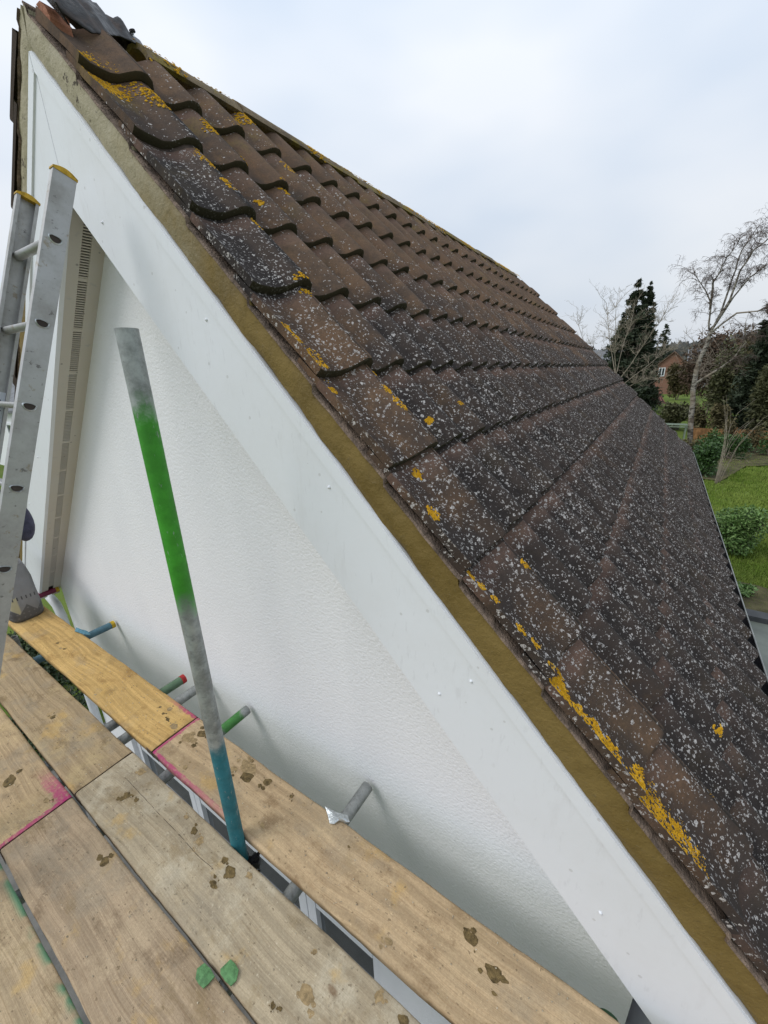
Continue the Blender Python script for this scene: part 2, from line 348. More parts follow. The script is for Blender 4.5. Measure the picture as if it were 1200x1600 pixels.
def mat_wood(name, base, dark, dust, dustamt, hx, pink=(), crack=None, saw=.25, seed=0, edge_green=0):
    k = NT(name, .88, .15); o = k.objc(); x, y, z = k.xyz(o); sh = (seed*3.7, seed*1.9, seed*.7)
    os = k.scale(o, (1, 1, 1), sh)
    warp = k.noise(os, 1.7, 2); yw = k.math('ADD', y, k.math('MULTIPLY', warp, .07))
    gr = k.noise(k.vec(k.math('MULTIPLY', x, .9), k.math('MULTIPLY', yw, 42), seed*2.), 1.0, 5, .65)
    gr2 = k.noise(k.vec(k.math('MULTIPLY', x, 3.5), k.math('MULTIPLY', yw, 230), seed*3.), 1.0, 4, .7)
    c = k.mix(k.step(gr, .38, .62, 0, .85), base, tuple(v*.66 for v in base)); c = k.mix(k.step(gr2, .50, .66, 0, .52), c, dark)
    bl = k.noise(os, 5, 6, .68); c = k.mix(k.step(bl, .47, .66, 0, dustamt*.8), c, dust)
    b2 = k.noise(k.scale(o, (1, 1.6, 1), (sh[1], sh[0], 3)), 7, 6, .72); c = k.mix(k.step(b2, .52, .68, 0, .62), c, tuple(v*.62 for v in dark))
    b3 = k.noise(k.scale(o, (1, 1.2, 1), (sh[0]+5, sh[2], 1)), 4.5, 5, .6); c = k.mix(k.step(b3, .60, .70, 0, .55), c, (.56, .36, .12))
    ow = k.n('ShaderNodeVectorMath', operation='ADD'); k.l(k.scale(o, (.6, 1, 1), sh), ow.inputs[0]); nz = k.n('ShaderNodeVectorMath', operation='SCALE'); k.l(k.noise(o, 120, 2, .5, 0, True), nz.inputs[0]); nz.inputs['Scale'].default_value = .012; k.l(nz.outputs[0], ow.inputs[1])
    d, cc = k.vor(ow.outputs[0], 110); fl = k.math('MULTIPLY', k.math('LESS_THAN', d, k.math('MULTIPLY', k.xyz(cc)[1], .34)), k.math('GREATER_THAN', k.xyz(cc)[0], .74))
    c = k.mix(k.math('MULTIPLY', fl, .6), c, (.12, .088, .05))
    kn, kc = k.vor(k.scale(o, (.55, 1, 1), (sh[0]+.3, 0, 0)), 4.6); c = k.mix(k.step(kn, .02, .055, .7, 0), c, (.15, .075, .03))
    sm = k.noise(k.scale(o, (1, 1.3, 1), (sh[2], sh[0]+2, 5)), 3.2, 6, .7); c = k.mix(k.step(sm, .50, .64, 0, .5*min(1, dustamt*1.4)), c, (.30, .255, .19))
    mu = k.noise(k.scale(o, (1, 1.5, 1), (sh[1]+9, sh[2]+4, 2)), 5.5, 6, .72); c = k.mix(k.step(mu, .53, .68, 0, .55*min(1, dustamt*1.2)), c, (.235, .165, .075)); mv = k.noise(k.scale(o, (1, 1.5, 1), (sh[0]+1, sh[1]+7, 8)), 8, 6, .75); c = k.mix(k.step(mv, .58, .70, 0, .5*dustamt), c, (.17, .13, .085))
    gt = k.noise(o, 190, 3, .7); c = k.mix(k.step(gt, .35, .62, .20, 0), c, tuple(v*.55 for v in dark)); c = k.mix(k.step(k.noise(os, 75, 4, .75), .60, .72, 0, .5), c, tuple(min(1, v*1.25) for v in dust))
    if saw:
        sw = k.n('ShaderNodeTexWave', wave_type='BANDS', bands_direction='X'); k.l(k.scale(o, (1, .12, 1)), sw.inputs[0]); sw.inputs['Scale'].default_value = 34; sw.inputs['Distortion'].default_value = 2.5; sw.inputs['Detail'].default_value = 3
        c = k.mix(k.math('MULTIPLY', sw.outputs['Fac'], saw*.6), c, tuple(v*.75 for v in base))
    if crack:
        for cy, x0, x1 in crack:
            e = k.math('ABSOLUTE', k.math('SUBTRACT', y, k.math('ADD', cy, k.math('MULTIPLY', k.math('SUBTRACT', k.noise(k.vec(x, 0, cy), 4, 3, .5), .5), .022))))
            ln = k.math('MULTIPLY', k.math('LESS_THAN', e, .0009), k.math('MULTIPLY', k.math('GREATER_THAN', x, x0), k.math('LESS_THAN', x, x1)))
            ln = k.math('MULTIPLY', ln, k.step(k.noise(o, 28, 3), .40, .52, .15, .9)); c = k.mix(ln, c, (.05, .036, .025))
    for side, wd in pink:             # painted board ends / edges
        t = k.math('SUBTRACT', hx, x) if side == '+' else k.math('ADD', hx, x) if side == '-' else k.math('SUBTRACT', .1125, y) if side == 'y+' else k.math('ADD', .1125, y)
        t = k.math('ADD', t, k.math('MULTIPLY', k.math('SUBTRACT', k.noise(o, 22, 4, .7), .5), wd*1.6))
        b = k.step(t, wd*.75, wd*1.05, .82, 0)
        if side in ('y+', 'y-'): b = k.math('MULTIPLY', b, k.step(x, -hx+.10, -hx+.75, 1, 0) if side == 'y-' else k.step(x, hx-.28, hx-.05))
        b = k.math('MULTIPLY', b, k.step(k.noise(o, 60, 4, .7), .36, .52, .45, 1))
        c = k.mix(b, c, (.42, .045, .16))
    if edge_green: c = k.mix(k.math('MULTIPLY', k.step(y, .09, .112), k.step(k.noise(o, 9, 3), .42, .55)), c, (.12, .26, .15))
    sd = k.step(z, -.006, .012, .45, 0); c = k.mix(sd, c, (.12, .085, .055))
    n = k.bump(gr2, .5, .004); n = k.bump(k.noise(os, 55, 5, .75), .40, .004, n); n = k.bump(bl, .2, .01, n)
    return k.done(c, None, n)
M['mud'] = simple('olive_mortar_splash', (.145, .10, .040), .85, .5, 60, .6)
M['clip_green'] = simple('green_painted_steel', (.095, .22, .085), .6, .3, 60, .3)
M['clip_blue'] = simple('blue_painted_steel', (.09, .22, .28), .6, .3, 60, .3)
def mat_glass():
    k = NT('window_glass', .03, .5); return k.done((.045, .055, .06))
M['glass'] = mat_glass()
def mat_ground():
    k = NT('lawn_ground', .95, .1); P = k.pos(); x, y, z = k.xyz(P)
    f = k.noise(P, .5, 5, .6); g = k.noise(P, 9, 5, .7)
    c = k.mix(k.step(f, .35, .65), (.085, .135, .022), (.125, .17, .036)); c = k.mix(k.step(g, .45, .7, 0, .6), c, (.115, .118, .04))
    c = k.mix(k.step(k.noise(P, 1.1, 4), .60, .72, 0, .5), c, (.16, .12, .065))
    return k.done(c, None, k.bump(g, .6, .05))
M['ground'] = mat_ground()
M['soil'] = simple('bare_soil', (.075, .065, .030), .95, .5, 3, .8)
M['patio'] = simple('concrete_path', (.16, .155, .14), .9, .2, 5, .3)
def mat_leaf(name, a, b, rough=.55, tr=.25):
    k = NT(name, rough, .35); f = k.noise(k.pos(), 1.3, 4, .7); g = k.white(k.scale(k.pos(), (9, 9, 9)))
    n = k.noise(k.pos(), 25, 2); c = k.mix(k.step(n, .3, .7), a, b); c = k.mix(k.step(f, .4, .65, 0, .5), c, tuple(v*.6 for v in a))
    return k.done(c)
M['conifer'] = mat_leaf('dark_conifer', (.030, .044, .026), (.072, .092, .052), .8)
M['laurel'] = mat_leaf('laurel_leaf', (.030, .075, .018), (.085, .155, .045), .4)
M['bush'] = mat_leaf('bush_leaf', (.07, .155, .035), (.21, .31, .10), .5)
M['scrub'] = mat_leaf('winter_scrub', (.080, .070, .032), (.150, .125, .058), .9)
M['scrub_red'] = mat_leaf('reddish_scrub', (.105, .068, .045), (.155, .105, .072), .9)
M['ivy'] = mat_leaf('ivy', (.058, .064, .026), (.115, .115, .050), .7)
M['ivygreen'] = mat_leaf('ground_ivy', (.010, .024, .006), (.035, .06, .016), .6)
M['hill'] = mat_leaf('far_wood', (.10, .105, .10), (.15, .15, .145), .9)
M['bark'] = simple('grey_brown_bark', (.20, .165, .13), .9, .4, 6, .6)
M['twig'] = simple('thin_twig', (.105, .078, .066), .9, .3, 6)
M['pale_twig'] = simple('pale_twig', (.27, .23, .18), .9, .3, 6)
def mat_birch():
    k = NT('birch_bark', .8, .2); P = k.pos(); f = k.noise(k.scale(P, (1, 1, 2.2)), 3.4, 5, .7)
    c = k.mix(k.step(f, .46, .58), (.30, .275, .24), (.07, .058, .048)); c = k.mix(k.step(k.noise(P, 1.2, 3), .5, .65, 0, .6), c, (.23, .18, .13))
    return k.done(c)
M['birch'] = mat_birch()
def mat_brick():
    k = NT('far_brick', .9, .2); P = k.pos(); b = k.n('ShaderNodeTexBrick'); x, y, z = k.xyz(P); k.l(k.vec(k.math('ADD', x, y), z), b.inputs[0])
    b.inputs['Scale'].default_value = 4.4; b.inputs['Color1'].default_value = (.22, .095, .06, 1); b.inputs['Color2'].default_value = (.17, .075, .05, 1); b.inputs['Mortar'].default_value = (.3, .25, .2, 1)
    return k.done(b.outputs[0])
M['brick'] = mat_brick()
M['house_roof'] = simple('brown_house_roof', (.16, .10, .07), .9, .3, 3)
M['slate'] = simple('grey_slate_roof', (.16, .165, .175), .8, .2, 3)
M['fence'] = simple('orange_fence_timber', (.30, .155, .065), .85, .35, 4, .4)
M['fence_grey'] = simple('grey_fence_timber', (.20, .18, .16), .85, .35, 4, .4)
M['slat_green'] = simple('pale_green_paint', (.17, .21, .155), .8, .25, 5)
M['pink_pole'] = simple('faded_red_pole', (.42, .17, .15), .7, .2, 5)
M['net'] = simple('dark_red_net', (.10, .05, .045), .9, .3, 5)
M['car_white'] = simple('pale_car_paint', (.55, .57, .60), .25, .05, 3, 0, 0, .5)
M['car_grey'] = simple('grey_car_paint', (.24, .26, .29), .25, .05, 3, 0, 0, .5)
M['rubber'] = simple('tyre_rubber', (.02, .02, .02), .8)
M['flat_roof'] = simple('grey_green_roof_felt', (.15, .165, .14), .5, .22, 3, .25)
M['flat_trim'] = simple('charcoal_roof_trim', (.055, .057, .060), .6, .2)
M['pebble'] = simple('brick_wall_low', (.26, .2, .15), .9)

# ================================================================== THE SETTING
def terrain():
    xs = np.concatenate([np.linspace(-400, -30, 12), np.linspace(-26, 40, 34), np.linspace(46, 400, 12)])
    ys = np.concatenate([np.linspace(-60, -8, 6), np.linspace(-5, 80, 44), np.linspace(86, 900, 22)])
    v = []; f = []
    for y in ys:
        for x in xs:
            z = 0.0
            if y > 150: z += (y-150)*.012
            z += .05*mnoise.noise((x*.25, y*.25, 0)) if y > 6 else 0
            v.append((x, y, -EYE + z))
    n = len(xs)
    for j in range(len(ys)-1):
        for i in range(n-1): f.append((j*n+i, j*n+i+1, (j+1)*n+i+1, (j+1)*n+i))
    o = mesh_obj('ground', v, f, M['ground'], None, (0, 0, -EYE), 180); tag(o, kind='structure')
terrain()

def slab(name, x0, y0, x1, y1, z, mat):
    o = mesh_obj(name, [(x0, y0, z), (x1, y0, z), (x1, y1, z), (x0, y1, z)], [(0, 1, 2, 3)], mat, None, ((x0+x1)/2, (y0+y1)/2, z)); tag(o, kind='structure')
slab('path', -5.2, -3.0, 3.6, 1.6, -EYE+.03, M['patio'])
slab('yard', 0.2, 1.6, 1.25, 9.2, -EYE+.034, M['patio'])

# ================================================================== THE HOUSE
house = empty('house', (AX, 1.0, -EYE), 'white rendered gable house under a brown pantile roof', 'house')
def ax_a(w): return (AX - w*SI)/CO                 # a at the ridge line for offset w
XW = .22; XL = 2*AX - XW; YF = 8.15
def slopez(x, w): return (-(x)*SI + w)/CO if False else (w - x*SI)/CO
def wall():
    m = MB(); zt = lambda x: slopez(x if x > AX else 2*AX - x, -.735)
    wx0, wx1, wz0, wz1 = -3.45, -.78, -3.80, -2.62
    m.prism([(XL, wz1), (XW, wz1), (XW, zt(XW)), (AX, zt(AX)), (XL, zt(XL))], .968, 1.25)
    m.prism([(XL, -EYE), (wx0, -EYE), (wx0, wz1), (XL, wz1)], .968, 1.25)
    m.prism([(wx1, -EYE), (XW, -EYE), (XW, wz1), (wx1, wz1)], .968, 1.25)
    m.prism([(wx0, -EYE), (wx1, -EYE), (wx1, wz0), (wx0, wz0)], .968, 1.25)
    for x0, x1 in ((XW-.25, XW), (XL, XL+.25)): m.box((x0, 1.25, -EYE), (x1, YF, -1.45))
    m.box((XL, YF, -EYE), (XW, YF+.25, -1.45))
    m.obj('wall', M['render'], house)
    w = MB(); t = .07                                # window frame and panes
    y0, y1 = 1.0, 1.07
    w.box((wx0, y0, wz0), (wx1, y1, wz0+t)); w.box((wx0, y0, wz1-t), (wx1, y1, wz1))
    xs = [wx0, -2.56, -1.36, wx1]
    for i, x in enumerate(xs):
        if 0 < i < 3: w.box((x-.075, y0, wz0+t), (x-.004, y1, wz1-t)); w.box((x+.004, y0, wz0+t), (x+.075, y1, wz1-t))
        else: w.box((x if i == 0 else x-t, y0, wz0+t), (x+t if i == 0 else x, y1, wz1-t))
    win = w.obj('window', M['upvc_clean'], house)
    for i in range(3):
        a, b = xs[i] + .078, xs[i+1] - .078
        MB().box((a, 1.03, wz0+t), (b, 1.036, wz1-t)).obj('pane', M['glass'], win)
        MB().box((a, 1.005, -3.10), (b, 1.025, -3.02)).obj('glazing_bar', M['upvc_clean'], win)
    MB().box((wx0-.08, .90, wz0-.05), (wx1+.08, 1.0, wz0)).obj('sill', M['upvc_clean'], win)
wall()
# ---- bargeboards, trim, mortar, soffits for both rakes
def strip(sec, a0f, a1, n, mat, name, parent, mirr, amp=0, fr=9, smooth=60, jit=None, closed=True):
    """sweep a (y, w) section down the rake; a0f(w) gives the mitred start"""
    v = []; f = []; k = len(sec)
    for i in range(n+1):
        t = i/n
        for j, (y, w) in enumerate(sec):
            a = a0f(w)*(1-t) + a1*t
            dy = dw = 0
            if amp:
                q = (a*fr, w*60+3, y*20+j*.0)
                dy = amp*(mnoise.noise(q) + .5*mnoise.noise((q[0]*3.3, q[1], q[2]))); dw = amp*.7*mnoise.noise((q[0]+40, q[1], q[2]))
                if jit: dw += jit(a, j)
            p = rake(a, w+dw, y+dy)
            v.append(mirror(p) if mirr else p)
    for i in range(n):
        for j in range(k if closed else k-1):
            q = (i*k+j, i*k+(j+1) % k, (i+1)*k+(j+1) % k, (i+1)*k+j)
            f.append(q if mirr else q[::-1])
    f.append(tuple(range(k)) if not mirr else tuple(range(k-1, -1, -1))); f.append(tuple(n*k+j for j in (range(k-1, -1, -1) if not mirr else range(k))))
    return mesh_obj(name, v, f, mat, parent, None, smooth)
WB, WT = -.938, -.664
for mirr in (False, True):
    st = lambda w: ax_a(w) + .0022
    a1 = 1.47
    bb = strip([(.838, WB), (.82, WB), (.82, WT), (.838, WT)], st, a1, 30, M['upvc'], 'bargeboard', house, mirr, .0012, 2.2, 40)
    strip([(.8195, WT-.040), (.8135, WT-.038), (.8135, WT-.003), (.8195, WT-.001)], st, a1, 30, M['upvc'], 'trim_strip', bb, mirr, .0008, 2.2, 40)
    rnd = random.Random(3 + mirr)
    for a in np.arange(-1.5, 1.4, .62):             # domed nail heads in pairs
        for w in (-.74, -.80):
            if rnd.random() < .25: continue
            p = rake(a + rnd.uniform(-.06, .06), w - (0 if w > -.78 else rnd.uniform(0, .1)), .820)
            if mirr: p = mirror(p)
            vs = []; fs = []; r = .0048
            for ring, (rr, d) in enumerate(((r, 0), (r*.85, .003), (r*.4, .0048))):
                vs += [p + Vector((rr*math.cos(t*math.pi/4), -d, rr*math.sin(t*math.pi/4))) for t in range(8)]
            for ring in range(2): fs += [(ring*8+t, ring*8+(t+1) % 8, (ring+1)*8+(t+1) % 8, (ring+1)*8+t) for t in range(8)]
            fs.append(tuple(16+t for t in range(8)))
            mesh_obj('nail_head', vs, fs, M['upvc_clean'], bb, None, 60)
    def wedge(a, j): return .013*(((a - A0 - .02)/GA) % 1.0)
    mo = strip([(.95, WT+.001), (.826, WT+.001), (.821, -.645), (.8205, -.622), (.822, -.603), (.825, -.590), (.96, -.586)], lambda w: ax_a(w)+.0, 1.40, 230, M['mortar'], 'verge_mortar', house, mirr, .0058, 11, 60, lambda a, j: wedge(a, j) if j in (4, 5, 6) else wedge(a, j)*.5 if j == 3 else 0)
    cr_ = strip([(.93, -.592), (.824, -.593), (.817, -.588), (.820, -.5835), (.93, -.584)], lambda w: ax_a(w)+.02, 1.40, 290, M['crust'], 'undercloak', house, mirr, .0030, 22, 50, wedge)
    # soffit: outer board, inner board and a row of slotted vents between
    so = strip([(.838, WB+.012), (.838, WB+.003), (.882, WB+.003), (.882, WB+.012)], lambda w: ax_a(w)+.03, 1.44, 4, M['soffit'], 'soffit', house, mirr)
    strip([(.917, WB+.012), (.917, WB+.003), (.968, WB+.003), (.968, WB+.012)], lambda w: ax_a(w)+.03, 1.44, 4, M['soffit'], 'soffit_board', so, mirr)
    strip([(.875, WB+.040), (.875, WB+.020), (.924, WB+.020), (.924, WB+.040)], lambda w: ax_a(w)+.03, 1.44, 2, M['slot'], 'vent_backing', so, mirr)
    if mirr:
        a = ax_a(WB) + .06
        while a < 1.25:
            m = MB(); n = 20; pt = .0115
            def bar(a0, a1, y0, y1):
                ps = [mirror(rake(aa, ww, yy)) for ww in (WB+.004, WB+.010) for aa, yy in ((a0, y0), (a1, y0), (a1, y1), (a0, y1))]
                m.add(ps, [(0,1,2,3),(7,6,5,4),(4,5,1,0),(5,6,2,1),(6,7,3,2),(7,4,0,3)])
            for i in range(n+1): bar(a+i*pt, a+i*pt+.0052, .8815, .9175)
            bar(a-.010, a, .8815, .9175)
            m.obj('vent_strip', M['soffit'], so); a += n*pt + .017
# scuffs: mitre joint shadow gap is real (2 x 2.2 mm)
# ---- roof deck (three slopes), fascia, gutter
RE = 6.10; HS = 1.085; AE = 1.330
def deck():
    def P(a, w, y): return rake(a, w, y)
    w = -.606
    e = P(AE, w, .87); g = P(AE, w, 0); top = ax_a(w); rz = P(top, w, 0).z
    yc = RE + (g.x - AX)*HS
    v = []
    for d in (0, -.05):
        v += [Vector((AX, .87, rz+d)), Vector((g.x, .87, g.z+d)), Vector((g.x, yc, g.z+d)), Vector((AX, RE, rz+d)),
              Vector((2*AX-g.x, yc, g.z+d)), Vector((2*AX-g.x, .87, g.z+d))]
    f = [(0,1,2,3), (3,2,4), (0,3,4,5), (9,8,7,6), (10,8,9), (11,10,9,6), (0,5,11,6), (1,0,6,7), (2,1,7,8), (4,2,8,10), (5,4,10,11)]
    return mesh_obj('roof', v, f, M['timber'], house), g, yc
roof, EG, YC = deck()
for mirr in (False, True):
    mm = (lambda p: mirror(p)) if mirr else (lambda p: Vector(p))
    m = MB(); x0, x1 = EG.x-.055, EG.x-.035
    if mirr: x0, x1 = 2*AX-x1, 2*AX-x0
    m.box((x0, .86, EG.z-.26), (x1, YC-.04, EG.z-.068)); m.obj('fascia', M['upvc'], house)
    # half-round gutter
    cx, cz, r = EG.x + .119, EG.z - .052, .058; sec = []
    for i in range(11):
        t = math.pi + math.pi*i/10; sec.append((cx + r*math.cos(t), cz + r*math.sin(t)))
    for i in range(11):
        t = 2*math.pi - math.pi*i/10; sec.append((cx + (r-.005)*math.cos(t), cz + (r-.005)*math.sin(t)+.0))
    v = []; f = []; ys = np.linspace(.90, YC+.02, 18); n = len(sec)
    for y in ys: v += [mm((x, y, z + .002*math.sin(y*2.1))) for x, z in sec]
    for i in range(len(ys)-1):
        for j in range(n): f.append((i*n+j, i*n+(j+1) % n, (i+1)*n+(j+1) % n, (i+1)*n+j))
    f += [tuple(range(n)), tuple((len(ys)-1)*n+j for j in range(n))]
    gu = mesh_obj('gutter', v, f, M['upvc_clean'] if mirr else M['black'], house, None, 50)  # right gutter is black to paint in its inner shade; rim stays grey
    MB().tube([mm((cx + r - .002, y, cz + .003 + .002*math.sin(y*2.1))) for y in ys], .0038, 8).obj('gutter_rim', M['upvc_clean'] if mirr else M['gutter'], gu, None, 60)
dpx = -4.03
MB().tube([(dpx-.30, .935, -1.74), (dpx-.06, .928, -1.80), (dpx, .925, -1.90), (dpx, .925, -2.2), (dpx, .925, -EYE+.05)], .034, 16).obj('downpipe', M['upvc_clean'], house, None, 50)
# ---- tiles
PU = [0, .012, .032, .06, .088, .112, .135, .155, .175, .196, .212, .222, .226]
PH = [.010, .005, .001, 0, .001, .009, .024, .039, .047, .046, .036, .017, .003]
def prof(u): return float(np.interp(u, PU, PH))
TL, TT, HL, HH = .387, .023, .044, .010
def tile_surface(a, y):
    """height above the bed of the exposed tile face at roof coordinates (a, y)"""
    r = math.floor((a-A0)/GA); lip = A0 + (r+1)*GA; v = TL - (lip-a); u = (y-Y0) % CV
    if y < Y0+CV+.014: u = y-Y0-.014
    return HH + (HL-HH)*v/TL + max(prof(min(max(u, 0), .226)), prof(u+CV) if u < .029 and y > Y0+CV+.02 else 0)
def tile_mesh(seed, v0=0.):
    rd = random.Random(seed); us = PU; n = len(us); v = []; f = []
    vs = [(v0, 0), (TL-.010, 0), (TL-.002, -.0022), (TL, -.007)]
    jit = [rd.uniform(-.0022, .0016) for _ in us]; jh = [rd.uniform(-.0012, .0012) for _ in us]; sag = rd.uniform(-.001, .001)
    for vi, (vv, dh) in enumerate(vs):
        for i, u in enumerate(us):
            e = 1 if vi else 0
            v.append((vv + e*jit[i], u, HH + (HL-HH)*vv/TL + PH[i] + dh + e*jh[i]))
    for vv, e in ((TL-.002, 1), (TL-.075, 0)):                   # under-lip
        for i, u in enumerate(us): v.append((vv + e*jit[i], u, HH + (HL-HH)*vv/TL + PH[i] - TT - (.004 if e else 0)))
    for r in range(5):
        for i in range(n-1): f.append((r*n+i, (r+1)*n+i, (r+1)*n+i+1, r*n+i+1))
    b = len(v); v += [(v0, us[0], HH+PH[0]-TT), (v0, us[-1], HH+PH[-1]-TT*.6)]
    f += [(0, b, 5*n, 4*n, 3*n, 2*n, n), (n-1, 2*n-1, 3*n-1, 4*n-1, 5*n-1, 6*n-1, b+1)]
    me = bpy.data.meshes.new('tile'); me.from_pydata(v, [], f); me.update(); me.materials.append(M['tile'])
    me.shade_smooth(); me.set_sharp_from_angle(angle=R(38)); return me
variants = [tile_mesh(s) for s in range(8)]; tops = [tile_mesh(s, ax_a(W0) + .085 - (A0 + GA - TL)) for s in range(4)]
NC = 11; slots = []
for r in range(NC):
    for c in range(44):
        a = A0 + (r+1)*GA - TL + (.052 if r == NC-1 else 0); y = Y0 + c*CV
        mid = rake(a+TL*.6, W0, y+CV*.5)
        if y + .03 > RE + (rake(a + TL, W0, 0).x - AX)*HS: continue
        slots.append(((mid.length), r, c, a, y + (.014 if c == 0 else 0)))
slots.sort()
cut_no = Vector((HS, -1, 0)).normalized()
rd = random.Random(11); far = MB()
RY = Matrix.Rotation(TH, 4, 'Y')
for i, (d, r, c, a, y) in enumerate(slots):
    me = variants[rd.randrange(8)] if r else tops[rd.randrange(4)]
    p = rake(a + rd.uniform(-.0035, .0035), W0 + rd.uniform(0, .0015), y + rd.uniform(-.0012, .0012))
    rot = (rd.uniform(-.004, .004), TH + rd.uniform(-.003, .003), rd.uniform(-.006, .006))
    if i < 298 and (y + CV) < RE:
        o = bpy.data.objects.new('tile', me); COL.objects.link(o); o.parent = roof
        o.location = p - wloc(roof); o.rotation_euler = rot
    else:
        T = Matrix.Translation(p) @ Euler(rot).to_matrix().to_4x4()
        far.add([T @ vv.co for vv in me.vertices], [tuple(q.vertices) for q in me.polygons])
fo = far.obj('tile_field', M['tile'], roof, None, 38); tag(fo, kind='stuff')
bm = bmesh.new(); bm.from_mesh(fo.data)
off = Vector((AX, RE, 0)) - wloc(roof)
bmesh.ops.bisect_plane(bm, geom=bm.verts[:]+bm.edges[:]+bm.faces[:], plane_co=off, plane_no=(-HS, 1, 0), clear_outer=True)
bm.to_mesh(fo.data); bm.free()
# the verge column of the hidden left slope
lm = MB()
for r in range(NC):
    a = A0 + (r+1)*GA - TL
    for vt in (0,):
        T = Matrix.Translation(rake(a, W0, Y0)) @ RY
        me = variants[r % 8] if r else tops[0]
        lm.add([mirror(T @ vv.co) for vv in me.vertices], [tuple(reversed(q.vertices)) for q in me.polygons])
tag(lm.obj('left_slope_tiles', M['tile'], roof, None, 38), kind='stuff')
# ---- ridge and hip caps
def cap_mesh(length, r, half, seed):
    rd = random.Random(seed); v = []; f = []; n = 12; ys = [0, length*.5, length]
    for y in ys:
        for rr in (r, r-.017):
            for i in range(n+1):
                t = -half + 2*half*i/n; v.append((rr*math.sin(t), y + rd.uniform(-.003, .003), rr*math.cos(t) - r + rd.uniform(-.0015, .0015)))
    k = 2*(n+1)
    for j in range(2):
        for i in range(n):
            f.append((j*k+i, j*k+i+1, (j+1)*k+i+1, (j+1)*k+i)); q = n+1
            f.append((j*k+q+i+1, j*k+q+i, (j+1)*k+q+i, (j+1)*k+q+i+1))
        f.append((j*k, (j+1)*k, (j+1)*k+n+1, j*k+n+1)); f.append((j*k+n, j*k+2*n+1, (j+1)*k+2*n+1, (j+1)*k+n))
    for i in range(n): f.append((i+1, i, i+n+1, i+n+2)); e = 2*k; f.append((e+i, e+i+1, e+i+n+2, e+i+n+1))
    me = bpy.data.meshes.new('ridge_tile'); me.from_pydata(v, [], f); me.update(); me.materials.append(M['ridge'])
    me.shade_smooth(); me.set_sharp_from_angle(angle=R(45)); return me
caps = [cap_mesh(.425, .125, R(66), s) for s in range(4)]
ZR = 1.214; y = 1.165; i = 0
while y < RE - .30:
    o = bpy.data.objects.new('ridge_tile', caps[i % 4]); COL.objects.link(o); o.parent = roof
    o.location = Vector((AX + rd.uniform(-.004, .004), y, ZR + rd.uniform(-.004, .004))) - wloc(roof); o.rotation_euler = (rd.uniform(-.008, .008), rd.uniform(-.02, .02), rd.uniform(-.006, .006))
    y += .429; i += 1
hp0 = Vector((AX, RE, ZR-.02)); hp1 = Vector((EG.x, YC, EG.z + .07)); hd = hp1-hp0; nh = int(hd.length/.40)
qd = hd.normalized()
for i in range(nh):
    o = bpy.data.objects.new('hip_tile', caps[i % 4]); COL.objects.link(o); o.parent = roof
    o.location = hp0 + hd*(i/nh) + Vector((0, 0, .006)) - wloc(roof)
    zx = Vector((0, 0, 1)) - qd*qd.z; zx.normalize(); xx = qd.cross(zx)
    o.rotation_euler = Matrix((xx, qd, zx)).transposed().to_euler()
# ---- loose things at the open end of the ridge
def felt():
    v = []; f = []; ny, nt_ = 40, 36
    for j in range(ny+1):
        t = j/ny; y = .850 + .365*t
        wr = float(np.interp(y, (.80, .95, 1.1, 1.22), (.15, .20, .085, .045))); wl = .10; lift = .105*(1-t)**1.4 + .010
        for i in range(nt_+1):
            sp_ = -wl + (wl+wr)*i/nt_; x = AX + sp_*.80
            xs_ = x if x > AX else 2*AX - x; zs = (W0 + .062 - xs_*SI)/CO
            k = 1 - (max(sp_, 0)/wr)**2.2; k2 = .25 + .75*k
            z = zs + lift*k + k2*(.030*mnoise.noise((y*10, sp_*9, 2.)) + .020*mnoise.noise((y*25, sp_*22, 5.)) + .012*abs(mnoise.noise((y*46, sp_*40, 9.)))) - .028*(1-min(1, abs(sp_)/.06))
            v.append((x + .010*mnoise.noise((y*11, sp_*9, 8.)), y + .02*mnoise.noise((sp_*12, y*5, 4.)), max(z, zs + .004)))
    n = nt_+1
    for j in range(ny):
        for i in range(nt_): f.append((j*n+i, j*n+i+1, (j+1)*n+i+1, (j+1)*n+i))
    o = mesh_obj('roof_felt', v, f, M['felt'], None, (AX, .95, 1.18), 180)
    md = o.modifiers.new('thick', 'SOLIDIFY'); md.thickness = .004
    tag(o, 'torn crumpled black felt draped over the open end of the ridge', 'roof felt')
felt()
m = MB(); p0, p1 = Vector((-1.800, .826, 1.185)), Vector((-1.700, .852, 1.072)); dd = (p1-p0); up_ = Vector((.25, -.55, .5)).normalized()*.024
m.add([p0-up_, p1-up_, p1+up_, p0+up_] + [q + Vector((.003, .003, 0)) for q in (p0-up_, p1-up_, p1+up_, p0+up_)], [(0,1,2,3),(7,6,5,4),(0,4,5,1),(1,5,6,2),(2,6,7,3),(3,7,4,0)])
st_ = m.obj('perforated_strip', M['black'], None, p1); tag(st_, 'black strip with rows of pale holes under the felt at the ridge end', 'vent strip')
nrm = dd.cross(up_).normalized(); m = MB()
if nrm.y > 0: nrm = -nrm
for i in range(16):
    for j in (-1, 0, 1):
        c = p0 + dd*((i+.5+(.25 if j else 0))/16.5) + up_*(j*.55) + nrm*.001
        a_ = dd.normalized()*.0011; b_ = up_.normalized()*.0016
        m.add([c-a_-b_, c+a_-b_, c+a_+b_, c-a_+b_], [(0,1,2,3)])
m.obj('hole', M['upvc_clean'], st_)
m = MB(); rd = random.Random(5)
base = [(-.045, .0), (-.025, .022), (.01, .026), (.035, .012), (.045, -.010), (.015, -.018)]
cs = Vector((-1.765, .828, 1.085)); vv = []
for dy in (0, .06):
    for t, h in base: vv.append(cs + Vector((t*CO + h*SI*.6, dy + rd.uniform(-.006, .006), -t*SI + h*CO)))
